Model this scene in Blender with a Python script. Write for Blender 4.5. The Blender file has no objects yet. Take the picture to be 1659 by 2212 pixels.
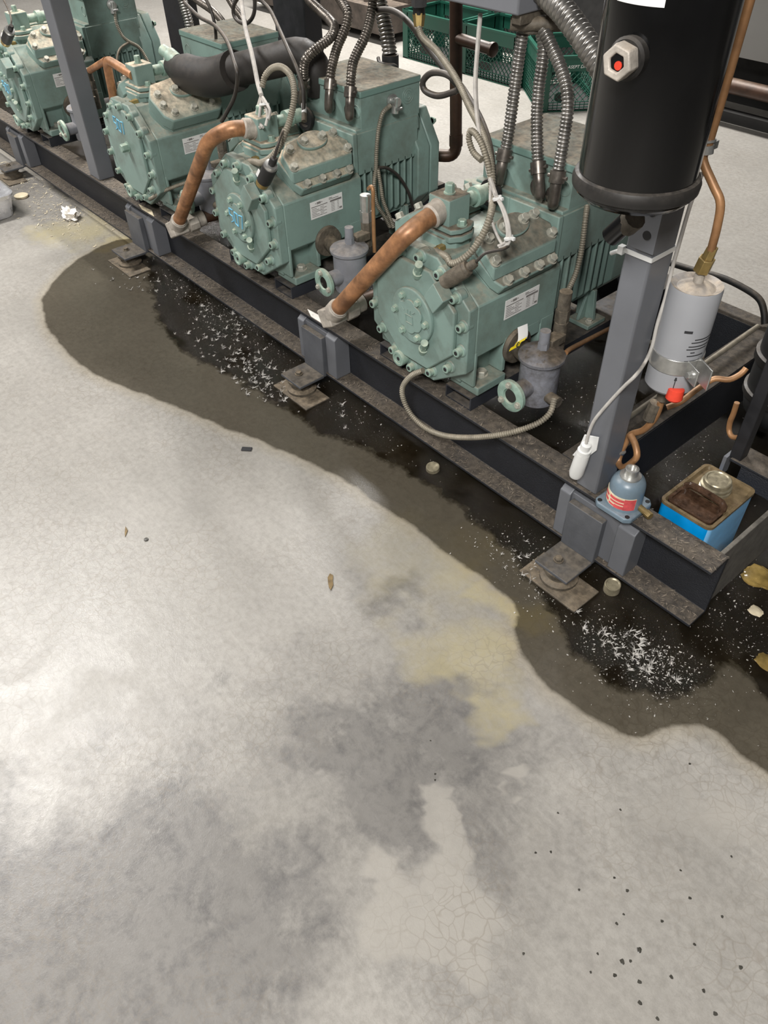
import bpy, bmesh, math, random
import numpy as np
from mathutils import Vector, Matrix

C = bpy.context.scene.collection
random.seed(7)
rng = np.random.default_rng(11)
PI = math.pi

# ------------------------------------------------------------------ camera, light, exposure
cam_d = bpy.data.cameras.new('camera'); cam = bpy.data.objects.new('camera', cam_d); C.objects.link(cam)
cam_d.sensor_fit = 'VERTICAL'; cam_d.sensor_height = 36.0; cam_d.sensor_width = 27.0
cam_d.lens = 36.0 * 1640.0 / 2212.0
cam_d.clip_start = 0.02; cam_d.clip_end = 100
cam.matrix_world = Matrix(((0.6511908854, -0.5227280917, 0.5501870346, 0.3445357),
                           (0.7586048895, 0.4690362592, -0.4522428654, -1.1278581),
                           (-0.0216576185, 0.7118710064, 0.7019762231, 1.4020210),
                           (0, 0, 0, 1)))
sc = bpy.context.scene
sc.camera = cam
sc.view_settings.view_transform = 'Standard'
sc.view_settings.look = 'None'
sc.view_settings.gamma = 1.0
sc.view_settings.use_curve_mapping = False
sc.view_settings.exposure = 0.0

wd = bpy.data.worlds.new('room_air'); sc.world = wd; wd.use_nodes = True
wd.node_tree.nodes['Background'].inputs[0].default_value = (1.0, 0.985, 0.965, 1)
wd.node_tree.nodes['Background'].inputs[1].default_value = 0.115

def area(name, loc, rot, sx, sy, power, col=(1, 0.98, 0.955)):
    l = bpy.data.lights.new(name, 'AREA'); l.shape = 'RECTANGLE'; l.size = sx; l.size_y = sy
    l.energy = power; l.color = col
    o = bpy.data.objects.new(name, l); C.objects.link(o); o.location = loc; o.rotation_euler = rot
    return o
area('tube_light', (-3.7, -1.5, 3.5), (0, 0, 0), 0.5, 2.2, 240)
area('tube_light', (0.75, -2.1, 2.7), (math.radians(22), math.radians(14), 0), 0.9, 0.35, 138)
area('tube_light', (-4.2, 2.6, 3.5), (0, 0, 0), 3.0, 0.4, 520)

# ------------------------------------------------------------------ materials
def newmat(name):
    m = bpy.data.materials.new(name); m.use_nodes = True
    nt = m.node_tree
    return m, nt, nt.nodes['Principled BSDF']
def nd(nt, t, **k):
    n = nt.nodes.new(t)
    for a, b in k.items(): setattr(n, a, b)
    return n
def ramp(nt, src, a, b, ca=(0, 0, 0, 1), cb=(1, 1, 1, 1)):
    r = nd(nt, 'ShaderNodeValToRGB'); r.color_ramp.elements[0].position = a; r.color_ramp.elements[1].position = b
    r.color_ramp.elements[0].color = ca; r.color_ramp.elements[1].color = cb
    nt.links.new(src, r.inputs[0]); return r.outputs[0]
def mixc(nt, f, a, b, mode='MIX'):
    n = nd(nt, 'ShaderNodeMix', data_type='RGBA', blend_type=mode)
    for s, v in ((n.inputs[0], f), (n.inputs[6], a), (n.inputs[7], b)):
        if hasattr(v, 'is_output'): nt.links.new(v, s)
        elif isinstance(v, (int, float)): s.default_value = v
        else: s.default_value = (*v[:3], 1)
    return n.outputs[2]
def mth(nt, op, a, b=None, clamp=False):
    n = nd(nt, 'ShaderNodeMath', operation=op, use_clamp=clamp)
    for s, v in ((n.inputs[0], a), (n.inputs[1], b)):
        if v is None: continue
        if hasattr(v, 'is_output'): nt.links.new(v, s)
        else: s.default_value = v
    return n.outputs[0]
def noise(nt, scale, detail=4, rough=0.55, vec=None, dist=0.0):
    n = nd(nt, 'ShaderNodeTexNoise'); n.inputs['Scale'].default_value = scale; n.inputs['Detail'].default_value = detail
    n.inputs['Roughness'].default_value = rough; n.inputs['Distortion'].default_value = dist
    if vec is None:
        g = nd(nt, 'ShaderNodeNewGeometry'); vec = g.outputs['Position']
    nt.links.new(vec, n.inputs['Vector'])
    return n.outputs['Fac']
def pmat(name, base, rough=0.5, metal=0.0, var=0.25, vs=14.0, dust=0.0, dustcol=(0.21, 0.16, 0.11), dustlo=0.25, floor_=0.0,
         grime_dark=0.0, grimecol=(0.03, 0.025, 0.02), bump=0.0, bs=120.0, coat=0.0):
    m, nt, p = newmat(name)
    geo = nd(nt, 'ShaderNodeNewGeometry')
    n1 = noise(nt, vs, 5, 0.6)
    lo = tuple(c * (1 - var) for c in base); hi = tuple(min(1, c * (1 + var)) for c in base)
    col = mixc(nt, ramp(nt, n1, 0.3, 0.7), lo, hi)
    rg = None
    if grime_dark > 0:
        g = ramp(nt, noise(nt, vs * 0.7 + 3, 6, 0.7), 0.62 - 0.2 * grime_dark, 0.78)
        col = mixc(nt, mth(nt, 'MULTIPLY', g, min(1, grime_dark)), col, grimecol)
    if dust > 0:
        sep = nd(nt, 'ShaderNodeSeparateXYZ'); nt.links.new(geo.outputs['Normal'], sep.inputs[0])
        up = ramp(nt, sep.outputs[2], dustlo, 0.9)
        dn = ramp(nt, noise(nt, 38, 6, 0.7), 0.36, 0.62)
        dn2 = ramp(nt, noise(nt, 9, 4, 0.6), 0.3, 0.6)
        f = mth(nt, 'MULTIPLY', mth(nt, 'MULTIPLY', up, mth(nt, 'ADD', floor_, mth(nt, 'MULTIPLY', mth(nt, 'MAXIMUM', dn, dn2), 1 - floor_))), dust, True)
        dc = mixc(nt, ramp(nt, noise(nt, 60, 4, 0.6), 0.35, 0.65), tuple(c * 0.6 for c in dustcol), tuple(min(1, c * 1.45) for c in dustcol))
        col = mixc(nt, f, col, dc)
        rg = mixc(nt, f, (rough,) * 3, (0.95,) * 3)
        mt = mixc(nt, f, (metal,) * 3, (0, 0, 0))
        nt.links.new(mt, p.inputs['Metallic'])
    else:
        p.inputs['Metallic'].default_value = metal
    nt.links.new(col, p.inputs['Base Color'])
    if rg is not None: nt.links.new(rg, p.inputs['Roughness'])
    else:
        r = mixc(nt, ramp(nt, noise(nt, vs * 2, 3), 0.3, 0.7), (max(0.03, rough - 0.08),) * 3, (min(1, rough + 0.1),) * 3)
        nt.links.new(r, p.inputs['Roughness'])
    if coat: p.inputs['Coat Weight'].default_value = coat
    if bump > 0:
        b = nd(nt, 'ShaderNodeBump'); b.inputs['Strength'].default_value = bump; b.inputs['Distance'].default_value = 0.003
        nt.links.new(noise(nt, bs, 5, 0.65), b.inputs['Height']); nt.links.new(b.outputs[0], p.inputs['Normal'])
    return m

M = {}
TEAL = (0.188, 0.272, 0.241)
M['teal'] = pmat('teal_enamel', TEAL, 0.42, 0, 0.10, 6, dust=0.6, dustlo=0.35, floor_=0.15, grime_dark=0.75, grimecol=(0.10, 0.105, 0.082), bump=0.06, bs=260)
M['teal_dusty'] = pmat('teal_enamel_under_dust', TEAL, 0.5, 0, 0.12, 6, dust=1.0, dustcol=(0.37, 0.295, 0.21), dustlo=0.35, floor_=0.6, grime_dark=0.3, grimecol=(0.09, 0.075, 0.05), bump=0.18, bs=160)
M['teal_grimy'] = pmat('teal_enamel_under_gray_dust', TEAL, 0.5, 0, 0.12, 6, dust=1.0, dustcol=(0.125, 0.097, 0.068), dustlo=0.3, floor_=0.75, grime_dark=0.3, grimecol=(0.09, 0.075, 0.05), bump=0.18, bs=160)
M['teal_box'] = pmat('teal_terminal_box', (0.15, 0.24, 0.21), 0.42, 0, 0.10, 6, dust=0.95, dustcol=(0.125, 0.097, 0.066), dustlo=0.3, floor_=0.7, grime_dark=0.12, bump=0.04, bs=260)
M['teal_dark'] = pmat('teal_motor_paint', (0.14, 0.235, 0.205), 0.4, 0, 0.1, 6, dust=0.5, grime_dark=0.2, bump=0.04)
M['bolt'] = pmat('painted_bolt', (0.25, 0.36, 0.30), 0.42, 0.15, 0.2, 60, dust=0.55, dustcol=(0.34, 0.29, 0.21), dustlo=0.1)
M['bolt_bare'] = pmat('dusty_bare_bolt', (0.36, 0.36, 0.31), 0.45, 0.3, 0.2, 60, dust=0.5, dustcol=(0.36, 0.31, 0.23), dustlo=0.2)
M['hole'] = pmat('socket_shade', (0.01, 0.01, 0.01), 0.7)  # black discs paint the shade inside sockets, slots and screw holes
M['frame'] = pmat('dark_gray_frame_paint', (0.024, 0.026, 0.032), 0.5, 0, 0.2, 10, dust=0.85, dustcol=(0.085, 0.07, 0.053), dustlo=0.4, bump=0.12, bs=200)
M['lintf'] = pmat('frame_paint_under_lint', (0.017, 0.0185, 0.023), 0.5, 0, 0.2, 10, dust=1.0, dustcol=(0.085, 0.069, 0.052), dustlo=0.3, floor_=0.45, bump=0.8, bs=260)
M['post'] = pmat('slate_gray_post_paint', (0.125, 0.130, 0.142), 0.42, 0, 0.12, 5, grime_dark=0.08, bump=0.03, bs=200)
M['bracket'] = pmat('gray_bracket_paint', (0.085, 0.089, 0.098), 0.5, 0, 0.2, 12, dust=0.9, dustcol=(0.085, 0.07, 0.052), dustlo=0.4, floor_=0.5, bump=0.2)
M['post_dark'] = pmat('near_black_post', (0.012, 0.012, 0.014), 0.5)  # near black, for the rear posts and the stand upright
M['copper'] = pmat('copper_tube', (0.37, 0.18, 0.083), 0.42, 0.35, 0.5, 26, dust=0.35, grime_dark=0.9, grimecol=(0.16, 0.075, 0.04), dustlo=0.5)
M['copper_dark'] = pmat('brown_tarnished_copper', (0.05, 0.024, 0.014), 0.42, 0.3, 0.4, 20, dust=0.25)
M['copper_thin'] = pmat('thin_copper_line', (0.30, 0.155, 0.068), 0.45, 0.3, 0.25, 30, dust=0.2)
M['fitting'] = pmat('brazed_gray_fitting', (0.42, 0.38, 0.33), 0.55, 0.25, 0.3, 40, dust=0.5, grime_dark=0.4, grimecol=(0.13, 0.10, 0.08), bump=0.4, bs=90)
M['brass'] = pmat('brass_fitting', (0.36, 0.26, 0.10), 0.38, 0.75, 0.3, 40, dust=0.3)
M['steel'] = pmat('zinc_steel', (0.52, 0.52, 0.50), 0.33, 0.85, 0.2, 40, dust=0.15)
M['conduit'] = pmat('galvanized_flexible_conduit', (0.29, 0.275, 0.255), 0.34, 0.85, 0.3, 25, grime_dark=0.3, grimecol=(0.10, 0.085, 0.07))
M['conduit_dk'] = pmat('oily_flexible_conduit', (0.17, 0.15, 0.13), 0.35, 0.8, 0.35, 25, grime_dark=0.5, grimecol=(0.04, 0.032, 0.025))
M['armor'] = pmat('dusty_armored_cable', (0.255, 0.23, 0.18), 0.5, 0.35, 0.2, 30, dust=0.3)
M['armor_dk'] = pmat('grimy_armored_cable', (0.16, 0.135, 0.10), 0.5, 0.3, 0.3, 30, dust=0.5)
M['cable_blk'] = pmat('black_cable_jacket', (0.035, 0.030, 0.026), 0.45, 0, 0.3, 25, dust=0.4)
M['cable_gry'] = pmat('pale_gray_wire', (0.42, 0.40, 0.37), 0.55, 0, 0.2, 30, dust=0.4)
M['regul'] = pmat('gray_regulator_paint', (0.20, 0.205, 0.225), 0.45, 0, 0.15, 18, dust=0.75, dustcol=(0.20, 0.17, 0.14), grime_dark=0.45, grimecol=(0.045, 0.04, 0.035), bump=0.12)
M['regul_dirty'] = pmat('oil_smeared_regulator', (0.20, 0.205, 0.23), 0.5, 0, 0.2, 30, dust=1.0, dustcol=(0.09, 0.07, 0.05), grime_dark=1.0, grimecol=(0.05, 0.042, 0.035), bump=0.3, bs=140)
M['grimy'] = pmat('oily_grimy_metal', (0.095, 0.08, 0.06), 0.6, 0.1, 0.5, 45, dust=0.9, dustcol=(0.16, 0.125, 0.085), bump=0.6, bs=110)
M['black'] = pmat('glossy_black_enamel', (0.0028, 0.0028, 0.003), 0.14, 0, 0.3, 4, coat=0.2)
M['black_mat'] = pmat('worn_black_rubber', (0.012, 0.012, 0.012), 0.55, 0, 0.3, 20, dust=0.3)
M['rim'] = pmat('dusty_black_rim', (0.014, 0.013, 0.012), 0.4, 0, 0.3, 20, dust=0.6, dustcol=(0.10, 0.085, 0.07), dustlo=-0.4)
M['foam'] = pmat('black_pipe_insulation', (0.018, 0.016, 0.0145), 0.5, 0, 0.3, 5, dust=0.45, dustcol=(0.06, 0.046, 0.034), dustlo=0.0, bump=0.1)
M['drier'] = pmat('pale_gray_filter_shell', (0.30, 0.305, 0.32), 0.42, 0, 0.05, 8, dust=0.75, dustcol=(0.36, 0.29, 0.21), dustlo=0.5, grime_dark=0.1, grimecol=(0.2, 0.18, 0.15))
M['label'] = pmat('white_label', (0.72, 0.71, 0.69), 0.5, 0, 0.05, 10)
M['ink'] = pmat('black_ink', (0.02, 0.02, 0.022), 0.6)
M['ink_gray'] = pmat('gray_ink', (0.20, 0.19, 0.18), 0.6)
M['chalk'] = pmat('blue_chalk', (0.16, 0.44, 0.62), 0.9, 0, 0.15, 90)
M['red'] = pmat('red_plastic', (0.62, 0.05, 0.025), 0.3)
M['redlabel'] = pmat('red_label', (0.60, 0.08, 0.085), 0.5, 0, 0.25, 70)
M['cream'] = pmat('yellowed_label', (0.66, 0.57, 0.40), 0.55, 0, 0.12, 50)
M['yellow'] = pmat('yellow_tag', (0.75, 0.58, 0.02), 0.45, 0, 0.05)
M['white'] = pmat('white_plastic', (0.66, 0.66, 0.64), 0.4, 0, 0.03)
M['pot'] = pmat('blue_gray_enamel', (0.135, 0.185, 0.225), 0.33, 0, 0.12, 30, dust=0.3, dustcol=(0.2, 0.2, 0.19), dustlo=0.6)
M['canblue'] = pmat('blue_can_paint', (0.0, 0.25, 0.62), 0.35, 0, 0.08, 20)
M['canlight'] = pmat('light_blue_can_paint', (0.22, 0.50, 0.80), 0.35, 0, 0.08, 20)
M['recess'] = pmat('oily_dark_recess', (0.055, 0.030, 0.018), 0.2, 0, 0.6, 60, bump=0.3, bs=70)
M['enddust_lit'] = pmat('dusty_frame_lightened', (0.10, 0.092, 0.078), 0.8, 0, 0.3, 40, dust=0.5, dustcol=(0.16, 0.145, 0.12), bump=0.5, bs=200)  # dust, plus light missing on this face painted into the base
M['cantop'] = pmat('oily_brown_can_top', (0.135, 0.098, 0.052), 0.28, 0.0, 0.45, 30, grime_dark=0.7, grimecol=(0.045, 0.025, 0.018), bump=0.2, bs=80)
M['cap'] = pmat('grimy_screw_cap', (0.33, 0.29, 0.20), 0.35, 0.5, 0.35, 50)
M['ctrl'] = pmat('gray_control_box', (0.16, 0.165, 0.18), 0.45, 0, 0.08, 6)
M['crate'] = pmat('green_plastic_crate', (0.006, 0.058, 0.037), 0.42, 0, 0.12, 6)
M['dark'] = pmat('shade_painted_metal', (0.012, 0.011, 0.010), 0.7)  # shade painted near black: case underside, crate openings, dark cabinet
M['cabinet'] = pmat('gray_cabinet_panel', (0.16, 0.155, 0.145), 0.5, 0, 0.05, 4)
M['rust'] = pmat('rusty_brown_metal', (0.07, 0.055, 0.045), 0.65, 0.2, 0.5, 15, dust=0.3)
M['paper'] = pmat('crumpled_paper', (0.80, 0.76, 0.70), 0.8, 0, 0.08, 30)
M['amber'] = pmat('amber_glob', (0.21, 0.145, 0.045), 0.18, 0, 0.4, 30)
M['leaf'] = pmat('dry_leaf', (0.16, 0.11, 0.05), 0.8, 0, 0.4, 60)
M['silver'] = pmat('silver_foil_lid', (0.75, 0.75, 0.77), 0.3, 0.7, 0.15, 20, bump=0.4, bs=40)
M['fleck'] = pmat('pale_lint_fleck', (0.40, 0.38, 0.35), 0.7, 0, 0.45, 200)
M['lint'] = pmat('brown_lint', (0.155, 0.127, 0.097), 0.95, 0, 0.5, 150)
M['dot'] = pmat('dark_oil_drop', (0.04, 0.037, 0.03), 0.4)

# ------------------------------------------------------------------ mesh helpers
class MB:
    def __init__(s): s.bm = bmesh.new(); s.M = Matrix()
    def v(s, p): return s.bm.verts.new(s.M @ Vector(p))
    def box(s, c, d, rot=None):
        R = Matrix() if rot is None else rot.to_4x4()
        vs = []
        for x in (-.5, .5):
            for y in (-.5, .5):
                for z in (-.5, .5):
                    vs.append(s.v(Vector(c) + R @ Vector((x * d[0], y * d[1], z * d[2]))))
        for f in ((0, 1, 3, 2), (4, 6, 7, 5), (0, 4, 5, 1), (2, 3, 7, 6), (0, 2, 6, 4), (1, 5, 7, 3)):
            s.bm.faces.new([vs[i] for i in f])
        return s
    def bb(s, x0, x1, y0, y1, z0, z1):
        return s.box(((x0 + x1) / 2, (y0 + y1) / 2, (z0 + z1) / 2), (x1 - x0, y1 - y0, z1 - z0))
    def loft(s, rings, cap=True):
        rs = [[s.v(p) for p in r] for r in rings]
        n = len(rs[0])
        for a, b in zip(rs, rs[1:]):
            for i in range(n):
                s.bm.faces.new((a[i], a[(i + 1) % n], b[(i + 1) % n], b[i]))
        if cap:
            s.bm.faces.new(list(reversed(rs[0]))); s.bm.faces.new(rs[-1])
        return s
    def prism(s, poly, axis, a, b):
        # poly: 2-D points; axis 'Y' -> (x,z), 'Z' -> (x,y), 'X' -> (y,z)
        def P(p, t):
            return {'Y': (p[0], t, p[1]), 'Z': (p[0], p[1], t), 'X': (t, p[0], p[1])}[axis]
        return s.loft([[P(p, a) for p in poly], [P(p, b) for p in poly]])
    def cyl(s, p0, p1, r0, r1=None, n=24, cap=True, ph=0.0):
        r1 = r0 if r1 is None else r1
        p0, p1 = Vector(p0), Vector(p1); d = (p1 - p0).normalized()
        u = d.orthogonal().normalized(); w = d.cross(u)
        ring = lambda p, r: [p + (u * math.cos(ph + 2 * PI * i / n) + w * math.sin(ph + 2 * PI * i / n)) * r for i in range(n)]
        return s.loft([ring(p0, r0), ring(p1, r1)], cap)
    def lathe(s, prof, o=(0, 0, 0), d=(0, 0, 1), n=32, cap=True):
        # prof: (radius, height) pairs along direction d
        o = Vector(o); d = Vector(d).normalized(); u = d.orthogonal().normalized(); w = d.cross(u)
        rings = [[o + d * t + (u * math.cos(2 * PI * i / n) + w * math.sin(2 * PI * i / n)) * max(r, 1e-5) for i in range(n)] for r, t in prof]
        return s.loft(rings, cap)
    def tube(s, pts, r, n=12, res=None, corr=None, rmap=None, cap=True):
        P = spline(pts, res or 0.006)
        P = [Vector(p) for p in P]
        if corr:   # corrugation: resample by pitch
            pitch, amp = corr
            L = sum((b - a).length for a, b in zip(P, P[1:]))
            P = resample(P, max(4, int(L / pitch * 4)))
        rings = []; u = None
        for i, p in enumerate(P):
            t = (P[min(i + 1, len(P) - 1)] - P[max(i - 1, 0)]).normalized()
            if u is None: u = t.orthogonal().normalized()
            u = (u - t * u.dot(t)).normalized(); w = t.cross(u)
            rr = r
            if corr: rr = r * (1 + amp * (1, 0.35, -1, 0.35)[i % 4])
            if rmap: rr = r * rmap(i / (len(P) - 1))
            rings.append([p + (u * math.cos(2 * PI * k / n) + w * math.sin(2 * PI * k / n)) * rr for k in range(n)])
        return s.loft(rings, cap)
    def hexb(s, p, d, r, h, washer=True):
        p = Vector(p); d = Vector(d).normalized()
        if washer: s.cyl(p, p + d * 0.0025, r * 1.25, n=16)
        s.cyl(p, p + d * h * 0.85, r, n=6); s.cyl(p + d * h * 0.85, p + d * h, r, r * 0.88, n=6)
        return s
    def build(s, name, mat, parent=None, smooth=35, bevel=0.0, loc=None, seg=2):
        bmesh.ops.recalc_face_normals(s.bm, faces=s.bm.faces)
        me = bpy.data.meshes.new(name); s.bm.to_mesh(me); s.bm.free()
        mats = mat if isinstance(mat, (list, tuple)) else [mat]
        for m in mats: me.materials.append(M[m])
        if smooth:
            me.shade_smooth(); me.set_sharp_from_angle(angle=math.radians(smooth))
        o = bpy.data.objects.new(name, me); C.objects.link(o)
        if parent is not None: o.parent = parent
        if loc is not None: o.location = loc
        if bevel:
            b = o.modifiers.new('bevel', 'BEVEL'); b.width = bevel; b.segments = seg; b.limit_method = 'ANGLE'; b.angle_limit = math.radians(40)
            b.harden_normals = False
        return o
def resample(P, n):
    L = [0.0]
    for a, b in zip(P, P[1:]): L.append(L[-1] + (b - a).length)
    out = []; j = 0
    for k in range(n + 1):
        t = L[-1] * k / n
        while j < len(L) - 2 and L[j + 1] < t: j += 1
        f = (t - L[j]) / max(1e-9, L[j + 1] - L[j]); out.append(P[j].lerp(P[j + 1], min(1, max(0, f))))
    return out
def spline(pts, res):
    P = [Vector(p) for p in pts]
    if len(P) == 2: return resample(P, max(1, int((P[1] - P[0]).length / 0.05)))
    Q = [P[0] * 2 - P[1]] + P + [P[-1] * 2 - P[-2]]
    out = []
    for i in range(1, len(Q) - 2):
        a, b, c, d = Q[i - 1:i + 3]
        n = max(2, int((c - b).length / res))
        for k in range(n):
            t = k / n
            out.append(0.5 * ((2 * b) + (c - a) * t + (2 * a - 5 * b + 4 * c - d) * t * t + (3 * b - a - 3 * c + d) * t ** 3))
    out.append(P[-1]); return out
def bend(pts, r, n=6):
    # straight runs with rounded corners of radius r
    P = [Vector(p) for p in pts]; out = [P[0]]
    for a, b, c in zip(P, P[1:], P[2:]):
        u = (a - b).normalized(); w = (c - b).normalized()
        k = min(r, (a - b).length * 0.45, (c - b).length * 0.45)
        for i in range(n + 1):
            t = i / n
            out.append((b + u * k) * (1 - t) ** 2 + b * 2 * t * (1 - t) + (b + w * k) * t ** 2)
    out.append(P[-1]); return out
class Pipe(MB):
    def pipe(s, pts, r, br=0.03, n=16):
        P = bend(pts, br); rings = []; u = None
        for i, p in enumerate(P):
            t = (P[min(i + 1, len(P) - 1)] - P[max(i - 1, 0)]).normalized()
            if u is None: u = t.orthogonal().normalized()
            u = (u - t * u.dot(t)).normalized(); w = t.cross(u)
            rings.append([p + (u * math.cos(2 * PI * k / n) + w * math.sin(2 * PI * k / n)) * r for k in range(n)])
        return s.loft(rings)

def tag(o, label, cat, group=None, kind=None):
    if label: o['label'] = label
    if cat: o['category'] = cat
    if group: o['group'] = group
    if kind: o['kind'] = kind
    return o
def thing(name, loc, label, cat, group=None):
    o = bpy.data.objects.new(name, None); o.empty_display_size = 0.05; C.objects.link(o); o.location = loc
    bpy.context.view_layer.update()
    return tag(o, label, cat, group)
def part(mb, name, mat, root, **k):
    # geometry is written in world coordinates; the part is shifted under its thing's base
    base = root
    off = Vector((0, 0, 0))
    while base is not None: off += base.location; base = base.parent
    return mb.build(name, mat, root, loc=-off, **k)
def again(o, parent, loc):
    c = o.copy(); C.objects.link(c); c.parent = parent; c.location = loc; return c

def ngon(poly_out, k): pass

# ------------------------------------------------------------------ compressor
def octo(hw, zb, zt, tb, sb, st, cx=0.0):
    # octagon: half-width hw, bottom/top z, half-length of the flats, side from sb to st
    return [(cx - tb, zb), (cx + tb, zb), (cx + hw, sb), (cx + hw, st), (cx + tb, zt), (cx - tb, zt), (cx - hw, st), (cx - hw, sb)]
def cap_bolt(p, d, r, h, name, parent, mat='bolt', hexhead=False):
    mb = MB()
    if hexhead:
        mb.hexb(p, d, r, h); return part(mb, name, mat, parent, smooth=30)
    mb.lathe([(r * 1.25, -0.004), (r * 1.25, 0.0), (r, 0.001), (r, h - 0.001), (r * 0.88, h), (r * 0.56, h)], p, d, 18)
    mb.bm.faces.ensure_lookup_table()
    q = Vector(p) + Vector(d).normalized() * (h - 0.0005)
    mb2 = mb.cyl(q, q + Vector(d).normalized() * 0.0009, r * 0.55, n=6)
    for f in mb.bm.faces[-8:]: f.material_index = 1
    return part(mb, name, [mat, 'hole'], parent, smooth=30)

RING = [(.012, .597), (.079, .58), (.131, .540), (.156, .477), (.153, .411), (.12, .35), (.059, .308), (-.012, .288),
        (-.082, .308), (-.128, .351), (-.155, .412), (-.150, .482), (-.108, .545), (-.056, .586)]
TH = math.radians(35)
def compressor(cx, label, pump=True, ledge=True, chalk=None, marks=False, top='teal_dusty'):
    root = thing('compressor', (cx, 0.30, 0.272), label, 'compressor', 'compressors in a row on the rack')
    X = lambda x: cx + x
    # crankcase: body with side walls, foot pockets
    mb = MB()
    body = [(X(-.128), .292), (X(.128), .292), (X(.130), .36), (X(.172), .385), (X(.172), .522), (X(.155), .536), (X(.085), .565), (X(.06), .60),
            (X(-.06), .60), (X(-.085), .565), (X(-.155), .536), (X(-.172), .522), (X(-.172), .385), (X(-.130), .36)]
    mb.prism(body, 'Y', .028, .315)
    for s in (-1, 1):       # ribs on either side of each foot, and the foot pad itself
        for y0, y1 in ((.028, .040), (.130, .144), (.262, .315)):
            mb.prism([(y0, .30), (y1, .30), (y1, .40), (y0, .40)], 'X', X(s * .12), X(s * .1725))
        mb.prism([(y, z) for y, z in ((.036, .275), (.138, .275), (.138, .30), (.036, .30))], 'X', X(s * .085), X(s * .182))
        mb.prism([(.144, .36), (.262, .36), (.262, .40), (.144, .40)], 'X', X(s * .12), X(s * .1725))
    crank = part(mb, 'crankcase', 'teal', root, bevel=.004)
    # feet bolts
    for s in (-1, 1):
        cap_bolt((X(s * .145), .086, .300), (0, 0, 1), .014, .014, 'foot_bolt', crank, 'bolt_bare', True)
    # end cover: flange, raised plate
    mb = MB()
    mb.prism(octo(.1715, .278, .609, .062, .352, .520, cx), 'Y', 0.0, .030)
    for (x, z) in RING: mb.cyl((X(x), -.004, z), (X(x), .02, z), .0165, n=18)
    if pump:
        mb.prism(octo(.137, .314, .576, .052, .395, .505, cx), 'Y', -.014, .0)
    else:
        mb.prism(octo(.122, .312, .590, .048, .385, .520, cx), 'Y', -.012, .0)
    cover = part(mb, 'end_cover', 'teal', root, bevel=.0035)
    for i, (x, z) in enumerate(RING):
        cap_bolt((X(x), -.004, z), (0, -1, 0), .0105, .015, 'cover_bolt', cover)
    mb = MB(); mb.lathe([(.021, 0), (.021, .020), (.0195, .023), (.014, .023), (.013, .021), (.006, .021)], (X(-.050), .0, .300), (0, -1, 0), 24)
    q = (X(-.050), -.0205, .300); mb.cyl(q, (X(-.050), -.0216, .300), .0058, n=6)
    mb.bm.faces.ensure_lookup_table()
    for f in mb.bm.faces[-8:]: f.material_index = 1
    part(mb, 'drain_plug', ['bolt', 'hole'], cover)
    if pump:
        pc = (X(.002), .447)
        mb = MB()
        mb.lathe([(.0715, 0), (.0715, .008), (.069, .0105), (0, .0105)], (pc[0], -.014, pc[1]), (0, -1, 0), 40)
        lob = []
        for k in range(36):
            a = 2 * PI * k / 36
            r = .0445 - .006 * (0.5 + 0.5 * math.cos(6 * a)) ** 3
            lob.append((pc[0] + r * math.cos(a), pc[1] + r * math.sin(a)))
        mb.prism(lob, 'Y', -.0295, -.024)
        pump_c = part(mb, 'oil_pump_cover', 'teal', root, bevel=.0012)
        for k in range(6):
            a = math.radians(30 + 60 * k - 30)
            cap_bolt((pc[0] + .0545 * math.cos(a), -.0245, pc[1] + .0545 * math.sin(a)), (0, -1, 0), .0082, .010, 'pump_bolt', pump_c, 'bolt', True)
        if marks:
            mb = MB()      # cast emblem of the pump cover: raised strokes
            for a, b in (((-.012, -.016), (.012, -.016)), ((-.012, -.016), (-.014, .004)), ((.012, -.016), (.010, .004)), ((-.014, .004), (.010, .004)), ((-.007, .009), (-.007, .018)), ((.002, .009), (.003, .018)), ((-.018, .012), (-.026, .020)), ((.010, .012), (.02, .02))):
                mb.cyl((pc[0] + a[0], -.030, pc[1] + a[1]), (pc[0] + b[0], -.030, pc[1] + b[1]), .0014, n=6)
            part(mb, 'cast_emblem', 'teal', pump_c)
        plugs = ((.012, .556), (.035, .362))
    else:
        cap_bolt((X(.015), -.012, .470), (0, -1, 0), .0145, .026, 'center_bolt', cover, 'bolt', True)
        plugs = ()
    for (x, z) in plugs:    # hex test plugs screwed into the plate, slanting up to the right
        mb = MB(); d = Vector((.48, -.38, .79)).normalized(); p = Vector((X(x), -.012, z))
        mb.cyl(p - d * .004, p + d * .012, .0125, n=20); mb.cyl(p + d * .012, p + d * .028, .010, n=6); mb.cyl(p + d * .028, p + d * .050, .0092, n=18)
        part(mb, 'test_plug', 'bolt', cover, smooth=30)
    if chalk:
        y, ox, oz, sc_ = chalk
        strokes = [[(.55, 1), (0, 1), (-.02, .55), (.4, .5), (.5, .2), (.1, 0)], [(.75, .95), (.72, .1), (1.15, .0), (1.25, .9), (.75, .95)], [(1.42, .9), (1.95, .98), (1.7, 0)]]
        mb = MB()
        for st in strokes:
            pts = [(X(ox + a * sc_), y, oz + b * sc_ * 1.15 - a * sc_ * .06) for a, b in st]
            for a, b in zip(pts, pts[1:]): mb.cyl(a, b, .0017, n=6)
        part(mb, 'chalk_number', 'chalk', cover, smooth=0)['label'] = 'blue chalk number 507 written on the cover'
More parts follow.
